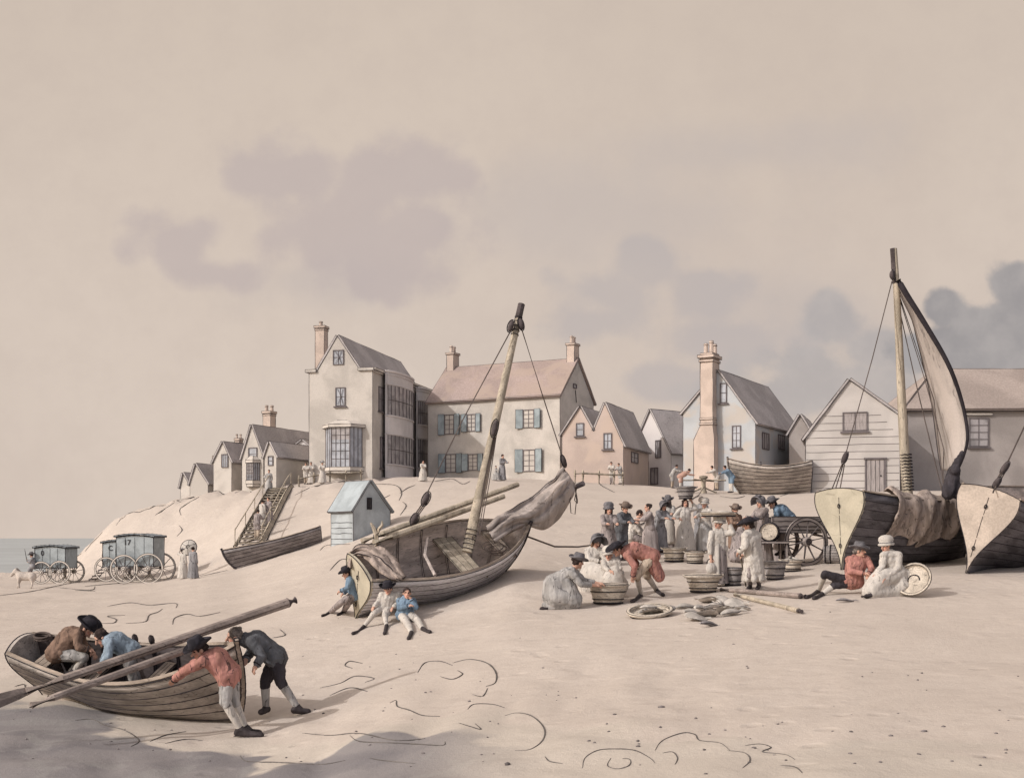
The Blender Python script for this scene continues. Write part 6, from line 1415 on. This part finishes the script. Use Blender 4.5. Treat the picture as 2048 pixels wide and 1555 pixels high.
# cart
def wheel(r, n=10, m=None, wd=.07):
    """wheel standing in the local xz plane: rim with its tyre, hub, spokes"""
    rim = bmesh.new(); k = 32
    prof = [(r, -wd/2), (r, wd/2), (r - .09, wd/2), (r - .09, -wd/2)]
    rings = [[rim.verts.new((p * math.cos(2*math.pi*i/k), y, p * math.sin(2*math.pi*i/k))) for i in range(k)] for p, y in prof]
    for A_, B_ in zip(rings, rings[1:] + rings[:1]): [rim.faces.new((A_[i], A_[(i+1) % k], B_[(i+1) % k], B_[i])) for i in range(k)]
    for rr in (r, r - .09): tube(rim, [(rr * math.cos(2*math.pi*i/k), -wd/2, rr * math.sin(2*math.pi*i/k)) for i in range(k + 1)], .012, 4, 1, cap=False)
    bmesh.ops.recalc_face_normals(rim, faces=rim.faces[:])
    sp = bmesh.new(); [tube(sp, [(.08 * math.cos(t), 0, .08 * math.sin(t)), ((r - .08) * math.cos(t), 0, (r - .08) * math.sin(t))], [.03, .022], 5) for t in [2*math.pi*(i + .3)/n for i in range(n)]]
    hb = bmesh.new(); lathe(hb, [(.07, -.13), (.12, -.1), (.13, .1), (.08, .13)], 12, Matrix.Rotation(R(90), 4, 'X')); tube(hb, [(.075 * math.cos(a * .5236), -.131, .075 * math.sin(a * .5236)) for a in range(13)], .014, 4, 1, cap=False)
    return rim, sp, hb
def add_wheel(parent, loc, rz, r, m, wd=.07, n=10):
    rim, sp, hb = wheel(r, n, m, wd); o = obj('wheel', rim, [m, INK], parent, smooth=True, angle=40); o.location = loc; o.rotation_euler = (0, 0, rz)
    obj('spokes', sp, FRAME if r < .9 else m, o); obj('hub', hb, [m, INK], o, smooth=True, angle=40); return o
CARTW = wood('cart_wood', 158, 144, 136)
cg = G(1610, 1131); cr = .66; ct = empty('cart', (cg.x, cg.y + .1, cg.z), (0, 0, R(18)), 'heavy wooden two wheeled cart with spoked wheels beside the upright boat', 'cart')
add_wheel(ct, (0, -.1, cr), 0, cr, CARTW); add_wheel(ct, (.0, 1.35, cr), 0, cr, CARTW)
bm = bmesh.new(); box(bm, (.05, .62, cr + .28), (2.0, 1.15, .08)); box(bm, (.05, .08, cr + .5), (2.0, .06, .36)); box(bm, (.05, 1.16, cr + .5), (2.0, .06, .36)); box(bm, (1.0, .62, cr + .48), (.06, 1.02, .3)); ink(bm, .012, 40)
for z in (.42, .56): tube(bm, [(-.93 + .2 * q, .045, cr + z + random.uniform(-.01, .01)) for q in range(10)], .008, 4, 1)
obj('bed', bm, [CARTW, INK], ct)
bm = bmesh.new(); tube(bm, [(0, -.24, cr), (0, 1.5, cr)], .05, 8); obj('axle', bm, DARKW, ct)
for y in (.2, 1.04):
    bm = bmesh.new(); tube(bm, [(.9, y, cr + .22), (1.7, y, cr + .05), (2.5, y, cr - .1)], [.05, .045, .035], 6); obj('shaft', bm, CARTW, ct, smooth=True)
def barrel(label, loc, r, L, rot, m=WICK, group=None):
    e = empty('barrel', loc, rot, label, 'barrel', group); bm = bmesh.new(); lathe(bm, [(.02, .03), (r * .8, .03), (r * .82, 0), (r * .95, L * .25), (r, L * .5), (r * .95, L * .75), (r * .82, L), (r * .8, L - .03), (.02, L - .03)], 22)
    for q in range(22): t = 2*math.pi*(q + .5)/22; tube(bm, [(rr * math.cos(t), rr * math.sin(t), z) for rr, z in ((r * .82, .01), (r * .94, L * .25), (r * .99, L * .5), (r * .94, L * .75), (r * .82, L - .01))], .005, 4, 1)
    obj('staves', bm, [m, INK], e, smooth=True, angle=40)
    for z, k in ((.06, .87), (.24, .955), (.76, .955), (.94, .87)):
        bm = bmesh.new(); tube(bm, [(r * k * 1.005 * math.cos(a * .2618), r * k * 1.005 * math.sin(a * .2618), L * z) for a in range(25)], .018, 5, cap=False); obj('hoop', bm, INK, e, smooth=True)
    return e
cM = Matrix.Translation(ct.location) @ Matrix.Rotation(R(18), 4, 'Z')
barrel('pale barrel lying on the tail of the cart with its end towards the beach', at(1538, 1063, 32.2), .27, .8, (R(-90), 0, R(-15)), WICK)
bm = bmesh.new(); box(bm, (0, 0, 0), (.75, .9, .06)); [box(bm, (sx * .32, sy * .38, -.34), (.06, .06, .62)) for sx in (-1, 1) for sy in (-1, 1)]; ink(bm, .012, 40); o = obj('trestle', bm, [CARTW, INK]); p = at(1543, 1084, 32.6); o.location = p; tag(o, 'low trestle under the barrel beside the cart', 'trestle')
barrel('dark barrel lying on the sand between the cart wheel and the pale stern', G(1652, 1128) + V((0, .2, .27)), .27, .75, (R(90), 0, R(70)), WICKG)
def sacks(bm):
    for a, b, ra, rb_ in (((0, 0, .25), (0, .1, .65), .3, .24), ((0, .1, .65), (.04, .1, .92), .2, .12), ((.3, .3, .25), (.28, .3, .6), .28, .2), ((-.12, -.05, .2), (.15, 0, .22), .25, .25)): capsule(bm, V(a), ra, V(b), rb_, 12)
g = G(1480, 1124); o = soft('sack', sacks, DUSK, None, .02, 3, .06, .2); o.location = g; tag(o, 'bulging grey sack standing behind the tray carrier and the smocked man', 'sack')
# bathing machines
def machine(label, px0, px1, ytop, ybot, Y, yaw, wheels, mark, steps=False, dep=1.5):
    a, b = at(px0, ybot, Y), at(px1, ytop, Y); w, h = b.x - a.x, b.z - a.z; gz = ground((a.x + b.x) / 2, Y)
    e = empty('bathing_machine', ((a.x + b.x) / 2, Y, gz), (0, 0, R(yaw)), label, 'bathing machine', 'bathing machines on the beach'); z0 = a.z - gz
    bm = bmesh.new(); n = 8; prof = [(-w/2, z0), (w/2, z0), (w/2, z0 + h)] + [(w/2 - w * i / n, z0 + h + .1 * math.sin(math.pi * i / n)) for i in range(1, n)] + [(-w/2, z0 + h)]
    f = [bm.verts.new((x, 0, z)) for x, z in prof]; k = [bm.verts.new((x, dep, z)) for x, z in prof]; m = len(prof)
    bm.faces.new(f); bm.faces.new(k[::-1]); [bm.faces.new((f[i], k[i], k[(i+1) % m], f[(i+1) % m])) for i in range(m)]; bmesh.ops.recalc_face_normals(bm, faces=bm.faces[:]); ink(bm, .026, 40)
    for q in (.25, .5, .75): tube(bm, [(-w/2 + w * q, -.008, z0 + .02), (-w/2 + w * q, -.008, z0 + h * .5), (-w/2 + w * q, -.008, z0 + h)], .009, 4, 1)
    bd = obj('body', bm, [mat('blue_machine_boards', lc(160, 162, 160), var=.2, vscale=1.5), INK], e)
    bm = bmesh.new(); prof2 = [(w/2 + .1, z0 + h + .015)] + [(w/2 + .1 - (w + .2) * i / n, z0 + h + .03 + .12 * math.sin(math.pi * i / n)) for i in range(1, n)] + [(-w/2 - .1, z0 + h + .015)]
    lo = [[bm.verts.new((x, y, z + dz)) for x, z in prof2] for y in (-.1, dep + .1) for dz in (0, .07)]; m = len(prof2)
    for i in range(m - 1):
        bm.faces.new((lo[0][i], lo[2][i], lo[2][i+1], lo[0][i+1])); bm.faces.new((lo[1][i], lo[1][i+1], lo[3][i+1], lo[3][i])); bm.faces.new((lo[0][i], lo[0][i+1], lo[1][i+1], lo[1][i])); bm.faces.new((lo[2][i], lo[3][i], lo[3][i+1], lo[2][i+1]))
    for i in (0, m - 1): bm.faces.new((lo[0][i], lo[1][i], lo[3][i], lo[2][i]))
    bmesh.ops.recalc_face_normals(bm, faces=bm.faces[:]); ink(bm, .02, 50); obj('roof', bm, [mat('blue_machine_roof', lc(150, 152, 152), var=.2), INK], e)
    for wx, r in wheels:
        for y in (-.16, dep + .16): add_wheel(e, (wx, y, r), 0, r, WHITEFR, .08, 10)
        bm = bmesh.new(); tube(bm, [(wx, -.1, r), (wx, dep + .1, r)], .04, 6); obj('axle', bm, DARKW, e)
    cu = bpy.data.curves.new('number', 'FONT'); cu.body = mark; cu.size = .42; cu.extrude = .01; t = bpy.data.objects.new('number', cu); C.objects.link(t)
    me = bpy.data.meshes.new_from_object(t.evaluated_get(bpy.context.evaluated_depsgraph_get())); bpy.data.objects.remove(t); t = obj('number', me, INK, bd); t.location = (-w/2 + w * .2, -.02, z0 + h - .42); t.rotation_euler = (R(90), 0, 0)
    if steps:
        st = bmesh.new()
        for y in (.35, 1.15): tube(st, [(-w/2 - .03, y, z0 + .1), (-w/2 - 1.0, y, .03)], .035, 4)
        for q in range(5): t_ = (q + .5) / 5; box(st, (-w/2 - .05 - .95 * t_, .75, z0 + .1 - (z0 + .07) * t_), (.2, .8, .05))
        ink(st, .012, 50); obj('steps', st, [CARTW, INK], e)
    return e
mA = machine('blue bathing machine furthest left, with the small horse before it, marked 0', 68, 132, 1096, 1136, 71, -6, ((-.45, .66), (.68, .68)), '0')
mC = machine('blue bathing machine with steps, half hidden behind the one marked 17', 204, 262, 1086, 1134, 70.5, -6, ((-.55, .72), (.7, .72)), 'C', True)
mB = machine('large blue bathing machine marked 17 with four tall spoked wheels', 231, 308, 1074, 1132, 66.5, -5, ((-.55, .8), (.85, .84)), '17', dep=1.6)
# small horse harnessed before the left machine, and the driver
hY = 71.5; hg = G(45, 1176); hY = hg.y
def horse(bm):
    p = lambda x, z, y=0: at(x, z, hY) + V((0, y, 0))
    for a, b, ra, rb_ in ((p(64, 1152), p(52, 1153), .24, .22), (p(52, 1153), p(41, 1151), .22, .25), (p(41, 1149), p(31, 1142), .18, .12), (p(31, 1141), p(23, 1150), .12, .08), (p(32, 1139), p(32, 1135), .05, .02)): capsule(bm, a, ra, b, rb_)
    for s_, (hx, hx2, kx, ky, fx) in ((-.14, (41, 41, 39, 1164, 41)), (.14, (41, 41, 37, 1163, 33)), (-.14, (64, 64, 67, 1164, 65)), (.14, (63, 63, 63, 1164, 60))):
        f = p(fx, 1176, s_); f.z = ground(f.x, f.y) + .05
        capsule(bm, p(hx, 1154, s_), .12, p(kx, ky, s_), .06); capsule(bm, p(kx, ky, s_), .058, f, .05)
    capsule(bm, p(67, 1150), .05, p(70, 1160), .04)
o = empty('horse', hg, (0, 0, 0), 'small pale horse standing before the leftmost bathing machine', 'horse'); soft('body', horse, mat('pale_horse_coat', lc(196, 180, 166), var=.2), o, .035, 2, off=hg)
def mane(bm):
    for x, z in ((34, 1141), (37, 1144), (40, 1147)): ellip(bm, at(x, z, hY) + V((0, 0, .08)), (.09, .06, .09))
soft('mane', mane, HAIRG, o, .035, 1, off=hg)
person('driver in grey with a whip at the front of the leftmost bathing machine',
  dict(head=(63,1110,0), neck=(65,1116,0), pelvis=(66,1132,0), ls=(64,1118,-.17), rs=(66,1118,.17), le=(60,1124,-.2), lh=(55,1119,-.2), re=(62,1126,.2), rh=(57,1124,.15), lk=(60,1138,-.1), la=(62,1150,-.1), lt=(58,1152,-.1), rk=(60,1138,.1), ra=(62,1150,.1), rt=(58,1152,.1), base=at(66,1132,71)), 71, (-1,-.3,-.1), chap(GREYC, DUSK, hat=('round', GREYF)), 1.0, FV)
pole('whip', 'thin whip held up by the driver of the leftmost bathing machine', 'whip', at(54, 1122, 70.8), at(50, 1101, 70.8), .025, .014, INK)
# parasol
pp = at(376, 1093, Yg(366, 1157) - .1); e = empty('parasol', pp, (R(72), R(-8), 0), 'round open pale parasol held by the woman in white on the beach', 'parasol')
bm = bmesh.new(); lathe(bm, [(.44, -.13), (.32, -.04), (.14, .02), (.03, .05), (.03, .035), (.14, .0), (.32, -.06), (.43, -.145)], 16, close=False); tube(bm, [(.44 * math.cos(a * .3927), .44 * math.sin(a * .3927), -.13) for a in range(17)], .024, 4, 1, cap=False); tube(bm, [(.1 * math.cos(a * .7), .1 * math.sin(a * .7), .04) for a in range(8)], .018, 4, 1); [tube(bm, [(.04 * math.cos(t), .04 * math.sin(t), .052), (.32 * math.cos(t), .32 * math.sin(t), -.03), (.43 * math.cos(t), .43 * math.sin(t), -.12)], .009, 4, 1) for t in (.4, 1.45, 2.5, 3.5, 4.6, 5.6)]; obj('canopy', bm, [WHITE, INK], e, smooth=True)
bm = bmesh.new(); tube(bm, [(0, 0, .1), (0, -.0, -1.0)], .02, 5); obj('handle', bm, DARKW, e)
# capstan, fences, stairs
cp = G(1407, 980); Yc = 71.5; cp = V(((1407 - CX) * Yc / F, Yc, 0)); cp.z = ground(cp.x, cp.y)
e = empty('capstan', cp, (0, 0, 0), 'wooden capstan with long bars on the bank, worked by several men', 'capstan')
bm = bmesh.new(); lathe(bm, [(.2, -.1), (.2, .1), (.15, .2), (.13, .6), (.17, .7), (.17, .85), (.24, .88), (.26, .98), (.14, 1.04)], 14); ink(bm, .018, 40); obj('drum', bm, [SPARW, INK], e, smooth=True, angle=40)
for rz in (3, 55):
    bm = bmesh.new(); c, s_ = math.cos(R(rz)), math.sin(R(rz)); tube(bm, [(-1.3 * c, -1.3 * s_, .76), (0, 0, .77), (1.35 * c, 1.35 * s_, .76)], .05, 6); tube(bm, [(-1.3 * c, -1.3 * s_ - .05, .73), (1.35 * c, 1.35 * s_ - .05, .73)], .014, 4, 1); obj('bar', bm, [SPARW, INK], e)
for sx in (-1, 1):
    bm = bmesh.new(); tube(bm, [(sx * .1, 0, .3), (sx * .75, -.1, .02)], .07, 5); ink(bm, .014, 50); obj('brace', bm, [SPARW, INK], e)
bm = bmesh.new(); pts = []
A0 = cp + V((0, -.15, .35)); B0 = mb.M @ V(mb.hp.p(1, .8)) + V((.05, 0, 0))
for i in range(15):
    t = i / 14; q = A0 + (B0 - A0) * t; gz = ground(q.x, q.y) + .03; z = max(gz, q.z - 1.2 * math.sin(math.pi * t) ** .6 * (1 if 0 < i < 14 else 0)); pts.append(V((q.x, q.y, z)))
tube(bm, pts, .025, 5); tag(obj('rope', bm, ROPE, smooth=True), 'long hauling rope running down the bank from the capstan to the heeled boat', 'rope')
def fence(label, posts, h, Y=None, rail2=False):
    P = [(G(x, y) if Y is None else V(((x - CX) * Y / F, Y, ground((x - CX) * Y / F, Y)))) for x, y in posts]; e = empty('fence', P[0], (0, 0, 0), label, 'fence')
    for p in P:
        bm = bmesh.new(); q = p - P[0]; tube(bm, [q + V((0, 0, -.2)), q + V((0, 0, h * .6)), q + V((0, 0, h)), q + V((0, 0, h + .08))], [.09, .085, .08, .04], 6); ink(bm, .018, 60); obj('post', bm, [SPARW, INK], e)
    for z in ((.8,) if not rail2 else (.8, .45)):
        bm = bmesh.new()
        tube(bm, [p - P[0] + V((0, -.1, h * z + random.uniform(-.05, .05))) for p in P], .055, 5); ink(bm, .016, 60); obj('rail', bm, [SPARW, INK], e)
fence('low post and rail fence along the bank under the tall house', [(598, 966), (628, 964), (660, 963), (692, 962), (722, 962)], .75, 86.5)
fence('short post and rail fence in front of the pink cottage', [(1150, 0), (1166, 0), (1198, 0), (1228, 0), (1246, 0)], .85, 81)
a, b = G(497, 1094), V(((561 - CX) * 87 / F, 87, 0)); b.z = ground(b.x, b.y) + .1; a.z -= .05
e = empty('stairs', a, (0, 0, 0), 'steep wooden stairs with rails climbing the bank behind the skiff', 'stairs'); d = b - a; nst = 18; lat = V((d.y, -d.x, 0)).normalized()
for i in range(nst):
    t = (i + .5) / nst; q = d * t; z = max(q.z, ground(a.x + q.x, a.y + q.y) - a.z + .12); bm = bmesh.new(); box(bm, (q.x, q.y, z), (1.3, .5, .1), Matrix.Rotation(math.atan2(lat.y, lat.x), 4, 'Z')); ink(bm, .02, 40); obj('tread', bm, [SPARW, INK], e)
for sd in (-1, 1):
    bm = bmesh.new(); pts = []
    for i in range(9):
        q = d * (i / 8) + lat * .75 * sd; z = max(q.z, ground(a.x + q.x, a.y + q.y) - a.z) + .1; pts.append(V((q.x, q.y, z)))
    tube(bm, pts, .1 if sd < 0 else .2, 4); ink(bm, .024, 60); obj('stringer', bm, [SPARW, INK], e)
    bm = bmesh.new(); tube(bm, [p + V((0, 0, .95)) for p in pts], .04, 5)
    for p in pts[::2]: tube(bm, [p, p + V((0, 0, .95))], .035, 4)
    obj('handrail', bm, SPARW, e)
bake_all()
